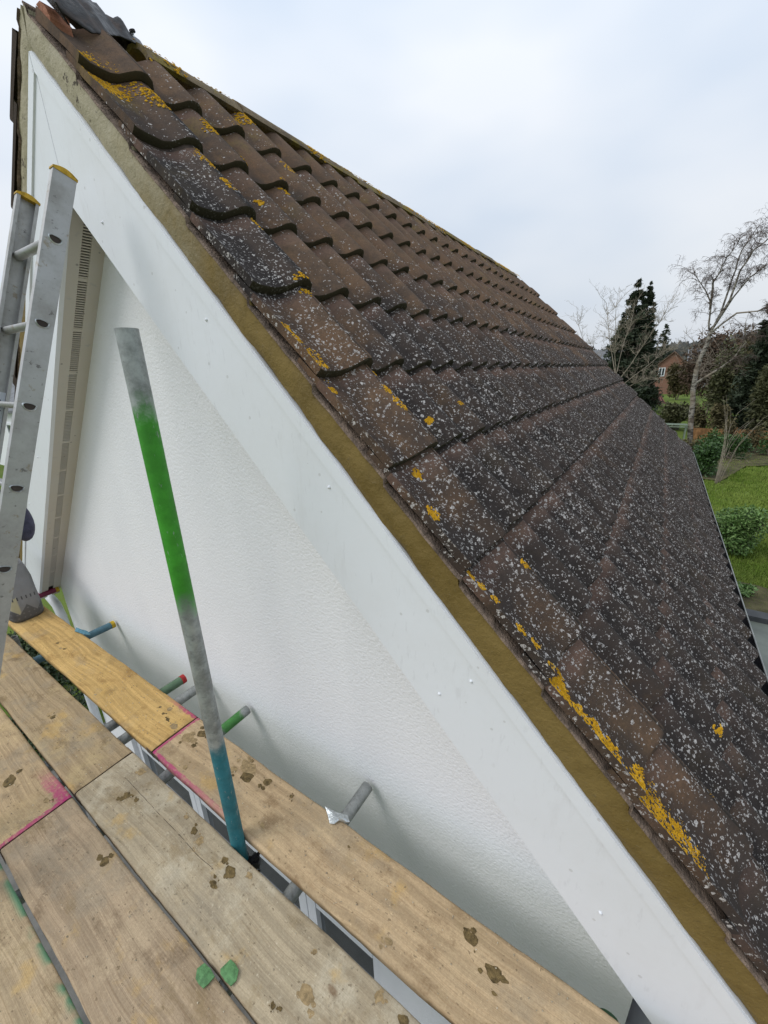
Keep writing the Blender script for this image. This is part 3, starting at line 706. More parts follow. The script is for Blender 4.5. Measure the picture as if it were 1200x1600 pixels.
m.add(vv, [(0,1,2,3,4,5)[::-1], tuple(range(6, 12))] + [(i, (i+1) % 6, (i+1) % 6 + 6, i+6) for i in range(6)])
tag(m.obj('clay_fragment', M['terracotta'], None, cs), 'broken orange clay fragment between the top verge tile and the felt', 'tile fragment')
sc = empty('ridge_screw', (AX+.01, 1.185, 1.20), 'tall ridge screw with round washer at the first ridge tile', 'screw')
MB().tube([(AX+.01, 1.185, 1.20), (AX+.006, 1.185, 1.255)], .0035, 8).obj('shank', M['zinc'], sc)
MB().tube([(AX+.006, 1.185, 1.255), (AX+.006, 1.183, 1.261)], .011, 14).obj('washer', M['fitting'], sc)
# ---- orange lichen crusts growing on the tiles (a, y, radius)
LI = [(.735,.85,.022),(.785,.866,.030),(.83,.858,.030),(.88,.866,.022),(.45,.86,.018),(-1.77,.89,.05),(-1.759,.868,.05),(-1.713,.874,.026),(-1.69,1.03,.045),(-1.671,1.215,.036),(-1.407,1.026,.035),(-1.36,1.03,.02),(-1.109,1.035,.018),(-.836,1.02,.026),(-.829,1.05,.017),(-.69,.832,.012),(-.649,.836,.012),(-.563,.842,.024),(-.535,.847,.015),(-.475,.838,.009),(-.491,1.038,.018),(-.42,1.012,.010),(-.368,1.022,.018),(-.302,1.14,.008),(-.288,1.227,.011),(-.051,.85,.014),(-.164,.931,.009),(.13,.826,.008),(.163,.832,.010),(.207,.842,.008),(.201,1.02,.011),(.302,.838,.011),(.35,.848,.011),(.424,.832,.019),(.473,.835,.018),(.528,.839,.013),(.571,.847,.015),(.628,.838,.018),(.597,.834,.010),(.716,.835,.022),(.758,.837,.027),(.80,.839,.025),(.831,.845,.026),(.862,.838,.023),(.914,.845,.020),(.913,1.028,.010),(.893,1.264,.008),(1.001,1.353,.009),(-1.678,1.609,.034),(-1.999,1.578,.03),(-1.81,1.388,.028),(-1.459,1.406,.025),(-1.641,1.702,.028),(-1.271,1.02,.018),(-1.274,1.149,.010),(-.325,1.383,.008),(-1.49,1.23,.018),(-1.73,.86,.03)]
lm = MB(); rd = random.Random(21)
for a, y, r in LI:
    for _ in range(int(40 + r*6500)):
        t = rd.uniform(0, 6.28); q = r*1.45*rd.random()**.75*(.55+.6*mnoise.noise((math.cos(t)*1.3+a*30, math.sin(t)*1.3, y*9))+.35)
        aa = a + q*math.cos(t)*1.30; yy = max(.836, y + (.016 if y < .9 else 0) + q*math.sin(t)*1.1)
        if mnoise.noise((aa*75, yy*75, 1.)) + .5*mnoise.noise((aa*190, yy*190, 5.)) < -.22: continue
        sz = rd.uniform(.0016, .0046); row_ = math.floor((aa-A0)/GA)
        if math.floor((aa-.008-A0)/GA) != row_ or math.floor((aa+.008-A0)/GA) != row_: continue
        c = rake(aa, W0 + tile_surface(aa, yy) + .0008, yy); ph = rd.uniform(0, 6.28); k = 6
        vs = [c + Vector((SI, 0, CO))*sz*.55]
        for i in range(k):
            w_ = sz*rd.uniform(.7, 1.4); a2 = aa + w_*math.cos(ph+i*6.28/k); y2 = max(.831, yy + w_*math.sin(ph+i*6.28/k))
            vs.append(rake(a2, W0 + tile_surface(a2, y2) + .0004, y2))
        lm.add(vs, [(0, 1+i, 1+(i+1) % k) for i in range(k)])
for _ in range(150):                                       # on the ridge caps
    y = rd.uniform(1.2, RE); t = rd.uniform(.25, .95); r = .125
    cc = Vector((AX + r*math.sin(t), y, ZR - r + r*math.cos(t)))
    if mnoise.noise((y*2.2, t, 3)) < -.05: continue
    for _ in range(14):
        t2 = t + rd.gauss(0, .16); y2 = y + rd.gauss(0, .03); sz = rd.uniform(.003, .008); c = Vector((AX + (r+.002)*math.sin(t2), y2, ZR - r + (r+.002)*math.cos(t2)))
        nn = Vector((math.sin(t2), 0, math.cos(t2))); ta = nn.cross(Vector((0, 1, 0)))
        lm.add([c + nn*sz*.4] + [c + ta*sz*math.cos(i*1.2566)*rd.uniform(.7, 1.3) + Vector((0, 1, 0))*sz*math.sin(i*1.2566)*rd.uniform(.7, 1.3) for i in range(5)], [(0, 1+i, 1+(i+1) % 5) for i in range(5)])
tag(lm.obj('lichen', M['lichen'], roof), kind='stuff')
# ---- lean-to with a flat felt roof below the eaves
fr = empty('flat_roof_extension', (2.0, 2.2, -EYE), 'low grey-green flat roof with charcoal kerb beyond the gutter', 'flat roof')
MB().box((.40, 1.3, -EYE), (3.3, 4.42, -2.32)).obj('wall', M['render'], fr)
MB().box((.30, 1.2, -2.32), (3.4, 4.52, -2.22)).obj('roof', M['flat_roof'], fr)
m = MB(); m.box((.30, 4.40, -2.218), (3.28, 4.53, -2.17)); m.box((3.28, 1.2, -2.218), (3.41, 4.53, -2.17)); m.obj('kerb', M['flat_trim'], fr)

# ================================================================== THE SCAFFOLD
ZB = -1.56; BT = .038
def board(x0, x1, y0, mat, label, seed, ends=('-', '+')):
    L_ = x1-x0; hx = L_/2; c = Vector((x0+hx, y0+.1125, ZB-BT/2)); n = max(24, int(L_*26)); v = []; f = []; rd = random.Random(seed)
    b = .006; sec = [(-.1125, -BT/2+b), (-.1125+b, -BT/2), (.1125-b, -BT/2), (.1125, -BT/2+b), (.1125, BT/2-b), (.1125-b*.7, BT/2-.0015), (.1125-b*1.7, BT/2), (.04, BT/2), (-.04, BT/2), (-.1125+b*1.7, BT/2), (-.1125+b*.7, BT/2-.0015), (-.1125, BT/2-b)]
    k = len(sec)
    for i in range(n+1):
        x = -hx + L_*i/n
        for y, z in sec:
            ed = 1 if abs(y) > .09 else .25
            v.append(c + Vector((x + (rd.uniform(-.0015, .0015) if i in (0, n) else 0), y + ed*(.0028*mnoise.noise((x*5, y*9+seed, z*30)) + .0014*mnoise.noise((x*22, y*9+seed, z*30))), z + .0010*mnoise.noise((x*4, y*12, seed)) - (abs(mnoise.noise((x*15, seed*3.3, y*4)))*.0035 if ed == 1 and z > 0 else 0))))
    for i in range(n):
        for j in range(k): f.append((i*k+j, i*k+(j+1) % k, (i+1)*k+(j+1) % k, (i+1)*k+j)[::-1])
    f += [tuple(range(k)), tuple(n*k+j for j in range(k-1, -1, -1))]
    o = empty('scaffold_board', c + Vector((0, 0, -BT/2)), label, 'scaffold board', 'boards of the scaffold deck')
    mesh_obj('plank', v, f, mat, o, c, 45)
    for e in ends:
        s = -1 if e == '-' else 1; x = c.x + s*hx
        m = MB(); t = .0012; m.box((min(x-s*.0, x+s*t), c.y-.1137, c.z-BT/2-.001), (max(x, x+s*t), c.y+.1137, c.z+BT/2-.004))
        for yy in (-.1137, .1137-t): m.box((min(x, x-s*.045), c.y+yy, c.z-.013), (max(x, x-s*.045), c.y+yy+t, c.z+.013))
        m.obj('end_band', M['band'], o)
    return o
M['band'] = simple('rusty_steel_band', (.11, .075, .055), .75, .4, 40, .4)
wd = [('wall_board_yellow', (.64, .42, .16), (.38, .21, .07), (.70, .47, .19), .5, 1.07, (('y+', .022),), None, .05, 1),
      ('wall_board_pale', (.56, .41, .245), (.30, .185, .09), (.63, .48, .29), .55, 1.95, (('-', .020), ('y-', .014)), None, .30, 2),
      ('deck_board_brown', (.43, .32, .19), (.22, .145, .075), (.52, .40, .21), .8, 1.14, (), None, .15, 3),
      ('deck_board_grey', (.49, .40, .27), (.26, .195, .12), (.58, .51, .38), .9, 1.96, (), ((.030, -1.86, -1.25),), .3, 4),
      ('deck_board_pink', (.53, .39, .23), (.27, .17, .085), (.58, .43, .23), .8, 1.14, (('+', .018), ('y+', .05)), None, .35, 5),
      ('deck_board_tan', (.46, .345, .225), (.25, .17, .10), (.52, .40, .26), .8, 1.96, (), None, .15, 6),
      ('deck_board_sand', (.51, .385, .24), (.27, .185, .10), (.56, .44, .27), .8, 2.3, (), None, .15, 7)]
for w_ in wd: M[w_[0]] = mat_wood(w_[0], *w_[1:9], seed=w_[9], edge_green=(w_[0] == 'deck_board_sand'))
board(-3.79, -1.655, .524, M['wall_board_yellow'], 'yellow new-looking scaffold board at the left along the white wall', 1)
board(-1.645, 2.25, .524, M['wall_board_pale'], 'long pale scaffold board along the wall with a pink painted end', 2)
board(-4.00, -1.728, .252, M['deck_board_brown'], 'brown scuffed scaffold board beside the yellow wall board', 3)
board(-1.720, 2.20, .252, M['deck_board_grey'], 'grey-beige cement-stained scaffold board with a long crack', 4)
board(-4.00, -1.722, .016, M['deck_board_pink'], 'short scaffold board with pink paint on its corner', 5)
board(-1.714, 2.20, .016, M['deck_board_tan'], 'tan scaffold board with a green clip at its edge', 6)
board(-2.60, 2.00, -.221, M['deck_board_sand'], 'sandy scaffold board nearest the camera with green edge paint', 7)
board(-2.60, 2.00, -.458, M['deck_board_sand'], 'outermost sandy scaffold board behind the near one', 8)
# mortar splashes on the boards
SP = [(-2.972,.617,.014),(-2.891,.606,.013),(-2.862,.617,.013),(-1.817,.701,.02),(-1.817,.668,.013),(-1.762,.66,.016),(-1.695,.655,.026),(-1.872,.682,.01),(-1.576,.656,.046),(-1.539,.700,.034),(-1.514,.642,.018),(-1.444,.56,.018),(-1.583,.619,.012),(-1.208,.70,.046),(-1.184,.672,.044),(-1.094,.70,.022),(-1.24,.71,.028),(-.665,.694,.007),(-.413,.56,.016),(-.217,.697,.028),(-.137,.661,.032),(-.979,.578,.013),(-.967,.712,.012),(-1.587,.445,.022),(-1.533,.362,.025),(-1.48,.374,.014),(-1.25,.442,.013),(-1.179,.433,.019),(-1.128,.421,.022),(-1.001,.43,.014),(-.955,.422,.027),(-.891,.45,.014),(-.972,.368,.016),(-.58,.429,.010),(-.601,.29,.010),(-.58,.297,.008),(-.375,.455,.018),(-.299,.452,.020),(-.538,.354,.030),(-1.352,.205,.026),(-2.017,.125,.036),(-1.788,.178,.017),(-1.769,.193,.008),(-2.042,.302,.015),(-2.273,.359,.017)]
rd = random.Random(31); mud = MB()
mud2 = MB()
for si, (x, y, r) in enumerate(SP):
    faint = si % 5 in (1, 3)
    blobs = [(x, y, r*.62)] + [(x + rd.gauss(0, r*.75), y + rd.gauss(0, r*.6), r*rd.uniform(.1, .38)) for _ in range(3 if si % 2 else 5)]
    for bx, by, br in blobs:
        lo = next((b for b in (.018, .254, .526) if b < y < b+.221), None)
        if lo is None: continue
        n = 14; ph = rd.uniform(0, 9); c = Vector((bx, by, ZB)); vs = [c + Vector((0, 0, min(.0028, br*.08)))]; 
        for ring, h in ((.55, .8), (1., 0)):
            for i in range(n):
                t = i*6.2832/n; q = br*ring*(1 + .55*mnoise.noise((math.cos(t)*1.1+ph, math.sin(t)*1.1, ph)))
                px = bx + q*math.cos(t)*1.25; py = min(max(by + q*math.sin(t)*.85, lo+.004), lo+.217)
                vs.append(Vector((px, py, ZB + (.0006 if ring == 1 else min(.002, br*.06)*rd.uniform(.6, 1.2)))))
        fs = [(0, 1+i, 1+(i+1) % n) for i in range(n)] + [(1+i, 1+n+i, 1+n+(i+1) % n, 1+(i+1) % n) for i in range(n)]
        (mud2 if faint else mud).add(vs, fs)
tag(mud.obj('mortar_splashes', M['mud'], None, (-1.2, .5, ZB), 70), 'dark olive mortar splashes dropped over the scaffold boards', 'mortar splashes', kind='stuff')
tag(mud2.obj('dried_splashes', simple('dried_mortar_film', (.30, .215, .11), .9, .3, 70, .3), None, (-1.2, .5, ZB), 70), 'paler dried mortar films on the scaffold boards', 'mortar splashes', kind='stuff')
# crumbs of dried cement and grit
cr2 = MB(); rd = random.Random(41)
for _ in range(900):
    x = rd.uniform(-2.6, .3); b = rd.choice((.018, .254, .254, .526, .526, -.219)); y = b + rd.uniform(.01, .212); s = rd.uniform(.0012, .0038)
    c = Vector((x, y, ZB + s*.3)); a = Euler((rd.uniform(0, 6), rd.uniform(0, 6), rd.uniform(0, 6))).to_matrix()
    cr2.add([c + a @ Vector(q)*s for q in ((1,0,-.5),(-.5,.8,-.5),(-.5,-.8,-.5),(0,0,.8))], [(0,2,1),(0,1,3),(1,2,3),(2,0,3)])
tag(cr2.obj('cement_crumbs', simple('cement_crumb', (.42, .36, .26), .9, .5, 90), None, (-1, .4, ZB)), 'fine cement crumbs scattered over the scaffold boards', 'crumbs', kind='stuff')
# tubes
PR = .02415; ZT = ZB - BT - PR - .0005
def transom(x, y1, bands, label, tipmat=None):
    m = bpy.data.materials; c = Vector((x, y1, ZT))
    mt = mat_pipe('pipe_' + label.split()[0], bands, 'Y')
    o = empty('scaffold_transom', c, label, 'scaffold tube', 'transoms poking towards the wall')
    b = MB().hollow((x, -1.15, ZT), (x, y1, ZT), PR).obj('tube', mt, o, c, 40)
    if tipmat: MB().hollow((x, y1-.02, ZT), (x, y1+.003, ZT), PR+.0016, .004).obj('end_cap', tipmat, o, c, 40)
    return o
yel = simple('yellow_band', (.50, .33, .02), .6, .3, 60); red = simple('red_band', (.40, .03, .03), .6, .3, 60)
BLUE = (.07, .15, .19); GRN = (.055, .20, .045)
transom(-3.99, .948, [(-.4, .1, (.19, .02, .06))], 'maroon transom tube with a yellow end at the far left', yel)
transom(-3.00, .948, [(-.5, .1, BLUE)], 'blue transom tube with a yellow end', yel)
transom(-2.04, .900, [(-.3, .1, (.10, .17, .10))], 'green-grey transom tube with a red end', red)
transom(-1.90, .930, [], 'bare grey transom tube just beside the red-ended one')
transom(-1.535, .945, [(-.16, -.035, GRN)], 'grey transom tube with a bright green band right of the upright')
transom(-.765, .942, [], 'dark grey transom tube held by the zinc clip')
transom(.14, .772, [(-.3, .1, (.02, .07, .025))], 'dark green transom tube at the bottom under the bargeboard')
transom(1.40, .93, [], 'plain transom tube off to the right under the boards')
ZL = ZT - 2*PR - .001
for y, lb in ((.448, 'long grey ledger tube under the inner scaffold boards'), (-1.0, 'long grey ledger tube under the outer scaffold edge')):
    c = Vector((-4.3, y, ZL)); lt = MB().hollow((-4.3, y, ZL), (2.4, y, ZL), PR).obj('scaffold_ledger', mat_pipe('pipe_ledger', [], 'X'), None, c, 40)
    tag(lt, lb, 'scaffold tube', 'ledger tubes under the deck')
MU = mat_pipe('pipe_upright', [(2.2, 2.95, (.02, .155, .19)), (3.47, 4.00, (.045, .27, .02))], 'Z', (.33, .35, .34), .8, .045)
c = Vector((-1.035, .4995, -EYE))
sd_ = empty('scaffold_upright', c, 'upright scaffold pole with green and blue painted bands in front of the wall', 'scaffold tube')
MB().hollow(c, (-1.012, .4995, .115), PR, .004, 28).obj('tube', MU, sd_, c, 40)
for x, lb in ((-3.7, 'plain scaffold pole at the outer left corner'), (-1.0, 'plain scaffold pole on the outer side behind the camera'), (1.9, 'plain scaffold pole at the outer right corner')):
    c = Vector((x, -1.0 - 2*PR - .001, -EYE)); so_ = MB().hollow(c, c + Vector((0, 0, 3.4)), PR).obj('scaffold_pole', mat_pipe('pipe_outer', [], 'Z'), None, c, 40)
    tag(so_, lb, 'scaffold tube', 'outer scaffold poles')
for x in (-3.4, 1.6):
    c = Vector((x, .448 + 2*PR + .001, -EYE)); so_ = MB().hollow(c, Vector((x, c.y, ZB - BT - .004)), PR).obj('scaffold_pole', mat_pipe('pipe_inner', [], 'Z'), None, c, 40)
    tag(so_, 'short scaffold pole under the %s end of the inner boards' % ('left' if x < 0 else 'right'), 'scaffold tube', 'inner scaffold poles')
cp = empty('pole_coupler', (-1.03, .50, -1.70), 'black steel coupler with bolt at the foot of the green pole', 'coupler')
MB().hollow((-1.033, .4995, -1.735), (-1.032, .4995, -1.675), PR+.007, .0068, 24).obj('collar', M['fitting'], cp, None, 40)
m = MB(); m.obox((-.995, .515, -1.700), (.016, .010, 0), (-.006, .012, 0), (0, 0, .026)); m.obox((-.978, .530, -1.693), (.008, .006, 0), (-.008, .010, 0), (0, 0, .016)); m.obj('clamp', M['fitting'], cp)
m = MB(); m.tube([(-.985, .512, -1.668), (-.968, .560, -1.650)], .0062, 8); m.tube([(-.982, .522, -1.665), (-.977, .536, -1.659)], .0125, 6); m.obj('bolt', M['fitting'], cp)
m = MB(); m.tube([(-.992, .508, -1.732), (-.972, .532, -1.742)], .0062, 8); m.tube([(-.986, .515, -1.735), (-.980, .523, -1.738)], .0125, 6); m.obj('lower_bolt', M['fitting'], cp)
# board clips
def clip(cx, cy, mat, label, outline, rz, lift=.004, wave=.006):
    n = len(outline); v = []; c = Vector((cx, cy, ZB + .002)); rm = Matrix.Rotation(rz, 3, 'Z')
    cen = c + Vector((0, 0, lift))
    def pt(x, y, f, z): return c + rm @ Vector((x*f, y*f, 0)) + Vector((0, 0, z + wave*math.sin(x*f*70)*.5))
    v = [pt(0, 0, 1, lift)]; 
    for f_, z in ((.6, lift), (1, lift*.55), (1, lift*.55-.0035)): v += [pt(x, y, f_, z) for x, y in outline]
    fs = [(0, 1+i, 1+(i+1) % n) for i in range(n)]
    for r in range(2): fs += [(1+r*n+i, 1+(r+1)*n+i, 1+(r+1)*n+(i+1) % n, 1+r*n+(i+1) % n) for i in range(n)]
    fs.append(tuple(1+2*n+i for i in range(n-1, -1, -1)))
    o = mesh_obj('board_clip', v, fs, mat, None, (cx, cy, ZB), 35); return tag(o, label, 'board clip', 'clips holding the boards')
def clip2(pts_, mat, label, lift=.008, wave=.004):
    cx = sum(p[0] for p in pts_)/len(pts_); cy = sum(p[1] for p in pts_)/len(pts_)
    return clip(cx, cy, mat, label, [(p[0]-cx, p[1]-cy) for p in pts_][::-1], 0, lift, wave)
clip2([(-.826, .241), (-.800, .243), (-.776, .240), (-.778, .222), (-.782, .209), (-.802, .207), (-.819, .209), (-.833, .223)], M['clip_green'], 'left one of two green leaf-shaped board clips')
clip2([(-.770, .286), (-.750, .287), (-.731, .284), (-.719, .268), (-.722, .252), (-.745, .250), (-.769, .252), (-.777, .258)], M['clip_green'], 'right one of two green leaf-shaped board clips')
clip2([(-.821, .748), (-.795, .733), (-.771, .716), (-.753, .720), (-.745, .738), (-.718, .748), (-.709, .758), (-.729, .768), (-.766, .762)], M['zinc'], 'shiny zinc board clip at the edge of the long pale board', .012, .012)
clip2([(-3.010, .728), (-3.050, .752), (-2.996, .764), (-2.925, .772), (-2.869, .766), (-2.926, .742)], M['clip_blue'], 'blue board clip at the edge of the yellow board', .012, .012)

# ================================================================== THE LADDER
LB = Vector((-1.566, .627, .413)); LD = Vector((.018, .357, .934)).normalized(); LE = LD.cross(Vector((1, 0, 0))).normalized()
if LE.y < 0: LE = -LE
LX = Vector((1, 0, 0)); LX = (LX - LD*LX.dot(LD)).normalized()
tb = (ZB + .004 - LB.z)/LD.z; SW, FD = .0292, .024; TOP = .187; RW = .276
lad = empty('ladder', LB + LD*tb, 'scuffed aluminium ladder with yellow end caps leaning on the bargeboard', 'ladder')
def lp(t, e, x): return LB + LD*t + LE*e + LX*x
def bar_(m, t0, t1, e0, e1, x0, x1): m.obox(lp((t0+t1)/2, (e0+e1)/2, (x0+x1)/2), LD*((t1-t0)/2), LE*((e1-e0)/2), LX*((x1-x0)/2)) if False else m.obox(lp((t0+t1)/2, (e0+e1)/2, (x0+x1)/2), LX*((x1-x0)/2), LE*((e1-e0)/2), LD*((t1-t0)/2))
for s, xo in ((1, 0), (-1, -RW-FD*2)):
    m = MB(); xi = xo - s*.003
    bar_(m, tb, TOP, -SW, SW, min(xo, xi), max(xo, xi))
    for sg in (-1, 1): 
        e0, e1 = (SW-.0035, SW) if sg > 0 else (-SW, -SW+.0035)
        xa, xb = xi, xo - s*FD
        bar_(m, tb, TOP, e0, e1, min(xa, xb), max(xa, xb))
        e0, e1 = (SW-.0095, SW-.0035) if sg > 0 else (-SW+.0035, -SW+.0095)
        xa, xb = xo - s*(FD-.003), xo - s*FD
        bar_(m, tb, TOP, e0, e1, min(xa, xb), max(xa, xb))
    stl = m.obj('stile', M['alu'], lad)
    m = MB(); n = 10; poly = [(-SW-.002, 0)] + [(-SW-.002 + (2*SW+.004)*i/n, .006 + .010*math.sin(math.pi*i/n)) for i in range(n+1)] + [(SW+.002, 0)]
    xa, xb = xo + s*.002, xo - s*(FD+.002); k = len(poly)
    vs = [lp(TOP + h, e, xx) for xx in (xa, xb) for e, h in poly]
    m.add(vs, [tuple(range(k)), tuple(range(2*k-1, k-1, -1))] + [(i, i+k, (i+1) % k + k, (i+1) % k) for i in range(k)]); m.obj('end_cap', M['cap'], lad)
    m = MB(); bar_(m, tb-.003, tb+.05, -SW-.003, SW+.003, min(xo+s*.002, xo-s*(FD+.002)), max(xo+s*.002, xo-s*(FD+.002))); m.obj('foot', M['rubber'], lad)
def dsec(r, n=18):                 # D-shaped rung section, flat side up
    o = []
    for i in range(n):
        t = 2*math.pi*i/n; e, h = r*1.12*math.cos(t), r*math.sin(t)
        if h > 0: h *= .42; e *= 1.05
        o.append((e, h))
    return o
RT = (LD*.97 + LE*-.25).normalized()
t = 0.0; i = 0
while t > tb + .1:
    outer = dsec(.0135); inner = dsec(.0122); n = len(outer); x0, x1 = .0, -RW-2*FD
    vs = []
    for xx, se in ((x0, outer), (x1, outer), (x1, inner), (x0, inner)): vs += [lp(t+h, e, xx) for e, h in se]
    fs = []
    for a_, b_ in ((0, 1), (2, 3)): fs += [(a_*n+k, a_*n+(k+1) % n, b_*n+(k+1) % n, b_*n+k) for k in range(n)]
    mb = MB().add(vs, fs); ru = mb.obj('rung', M['alu'], lad, None, 50)
    for s, xo in ((1, 0), (-1, -RW-2*FD)):
        m = MB(); vs = []
        for rr, d in ((.0122, .0005), (.0138, .0034), (.0156, .0026), (.0164, .0002)): vs += [lp(t+h, e, xo + s*d) for e, h in dsec(rr)]
        fs = [(r*n+k, r*n+(k+1) % n, (r+1)*n+(k+1) % n, (r+1)*n+k) for r in range(3) for k in range(n)]
        m.add(vs, fs).obj('rung_flare', M['alu_edge'] if 'alu_edge' in M else M['zinc'], ru, None, 60)
        m = MB().add([lp(t+h, e, xo + s*.0008) for e, h in dsec(.0123)], [tuple(range(n)) if s < 0 else tuple(range(n-1, -1, -1))])
        m.obj('rung_bore', M['slot'], ru)
    t -= .25; i += 1
# printed sticker on the inner face of the far stile
m = MB(); xs_ = -RW-2*FD+.0036; bar_(m, -.60, -.46, -.020, .022, xs_-.0004, xs_); stk = m.obj('sticker', simple('sticker_white', (.62, .66, .70), .5, .05), lad)
m = MB(); x2 = xs_ + .0004; bar_(m, -.508, -.503, -.014, .016, xs_, x2)
for i in range(5): bar_(m, -.525-i*.014, -.522-i*.014, -.014, .016-.006*(i % 2), xs_, x2)
for sg in (-1, 1):
    a_ = lp(-.497, sg*.013, x2); b_ = lp(-.470, 0, x2); m.obox((a_+b_)/2, LX*.0003, (b_-a_)/2, ((b_-a_).cross(LX)).normalized()*.0017)
bar_(m, -.490, -.4875, -.006, .006, xs_, x2); m.obj('sticker_print', simple('sticker_ink', (.05, .06, .10), .5, .05), stk)

# ================================================================== THINGS BEHIND THE LADDER
def mat_sack():
    k = NT('printed_sack', .6, .4); o = k.objc(); x, y, z = k.xyz(o); f = k.noise(o, 18, 4, .6)
    c = k.mix(f, (.15, .15, .152), (.27, .27, .272))
    zz = k.math('ADD', z, k.math('MULTIPLY', k.math('SUBTRACT', f, .5), .02))
    zig = k.math('ADD', zz, k.math('MULTIPLY', k.math('PINGPONG', k.math('MULTIPLY', y, 1.0), .05), 1.3))
    cream = k.math('MULTIPLY', k.step(zig, .125, .130), k.step(zig, .245, .250, 1, 0)); c = k.mix(k.math('MULTIPLY', cream, k.step(y, -.045, -.035, 1, .0)), c, (.42, .38, .24))
    dark = k.step(zig, .120, .126, 1, 0); c = k.mix(k.math('MULTIPLY', dark, .8), c, (.07, .07, .072))
    bars = k.math('MULTIPLY', cream, k.math('MULTIPLY', k.math('GREATER_THAN', k.math('PINGPONG', k.math('MULTIPLY', y, 1.), .012), .0085), k.math('MULTIPLY', k.math('GREATER_THAN', z, .165), k.math('LESS_THAN', z, .19)))); c = k.mix(bars, c, (.06, .06, .06))
    d, cc = k.vor(k.vec(k.math('MULTIPLY', y, 1.), k.math('MULTIPLY', z, 1.)), 32, .12); c = k.mix(k.math('MULTIPLY', dark, k.math('LESS_THAN', d, .18)), c, (.15, .15, .148))
    return k.done(c, k.step(f, .3, .7, .45, .75), k.bump(k.noise(o, 30, 4, .6), .5, .012))
sk = empty('sack', (-3.60, .632, ZB), 'open grey crumpled sack with cream and black print behind the ladder', 'sack')
v = []; f = []; n = 40; rings = [(.90, 0.), (1., .02), (1.03, .10), (1.0, .20), (.93, .29), (.84, .36), (.80, .405), (.77, .40), (.80, .33)]
for j, (sc_, z) in enumerate(rings):
    for i in range(n):
        t = i*2*math.pi/n; ct, st_ = math.cos(t), math.sin(t); px = .135*sc_*math.copysign(abs(ct)**.6, ct); py = .098*sc_*math.copysign(abs(st_)**.6, st_)
        q = (px*9, py*9, z*9); am = .012 + .03*max(0, z-.15)
        py = max(-.104, py + am*mnoise.noise((q[0]+7, q[1], q[2]))); zz = z + (.035*mnoise.noise((ct*2, st_*2, 4.)) if j >= 6 else (.02*mnoise.noise((ct*2, st_*2, 4.)) if j == 5 else 0))
        v.append((-3.60 + px + am*mnoise.noise(q) - .12*z*z, .632 + py, ZB + .001 + zz))
for j in range(len(rings)-1):
    for i in range(n): f.append((j*n+i, j*n+(i+1) % n, (j+1)*n+(i+1) % n, (j+1)*n+i))
f.append(tuple(range(n-1, -1, -1)))
mesh_obj('bag', v, f, mat_sack(), sk, (-3.60, .632, ZB), 70)
mesh_obj('contents', [(-3.64 + .09*math.cos(i*.628), .632 + .065*math.sin(i*.628), ZB+.31+.012*math.sin(i*2.1)) for i in range(10)] + [(-3.64, .632, ZB+.335)], [(i, (i+1) % 10, 10) for i in range(10)], M['mud'], sk, None, 80)
pc = lp(-.75, 0, -.30); pb = pc + Vector((.0, .045, -.185))
po = empty('pouch', pb, 'dark blue rounded pouch hanging from a rung behind the ladder', 'pouch'); v = []; f = []
for j in range(13):
    t = -math.pi/2 + math.pi*j/12
    for i in range(16):
        a_ = i*math.pi/8; v.append(pb + Vector((.044*math.cos(t)*math.cos(a_), .036*math.cos(t)*math.sin(a_), .075*math.sin(t))) + Vector((.004, 0, 0))*mnoise.noise((j*.5, i*.4, 2)))
for j in range(12):
    for i in range(16): f.append((j*16+i, j*16+(i+1) % 16, (j+1)*16+(i+1) % 16, (j+1)*16+i))
mesh_obj('bag', v, f, simple('navy_cloth', (.055, .055, .095), .7, .25, 40, .3), po, None, 180)
MB().tube([pb + Vector((0, 0, .07)), pb + Vector((0, -.03, .13)), pc + Vector((0, .012, .022)), pc + Vector((0, -.012, .022)), pc + Vector((0, -.02, -.01)), pb + Vector((0, -.035, .06))], .005, 6).obj('strap', M['black'], po, None, 60)

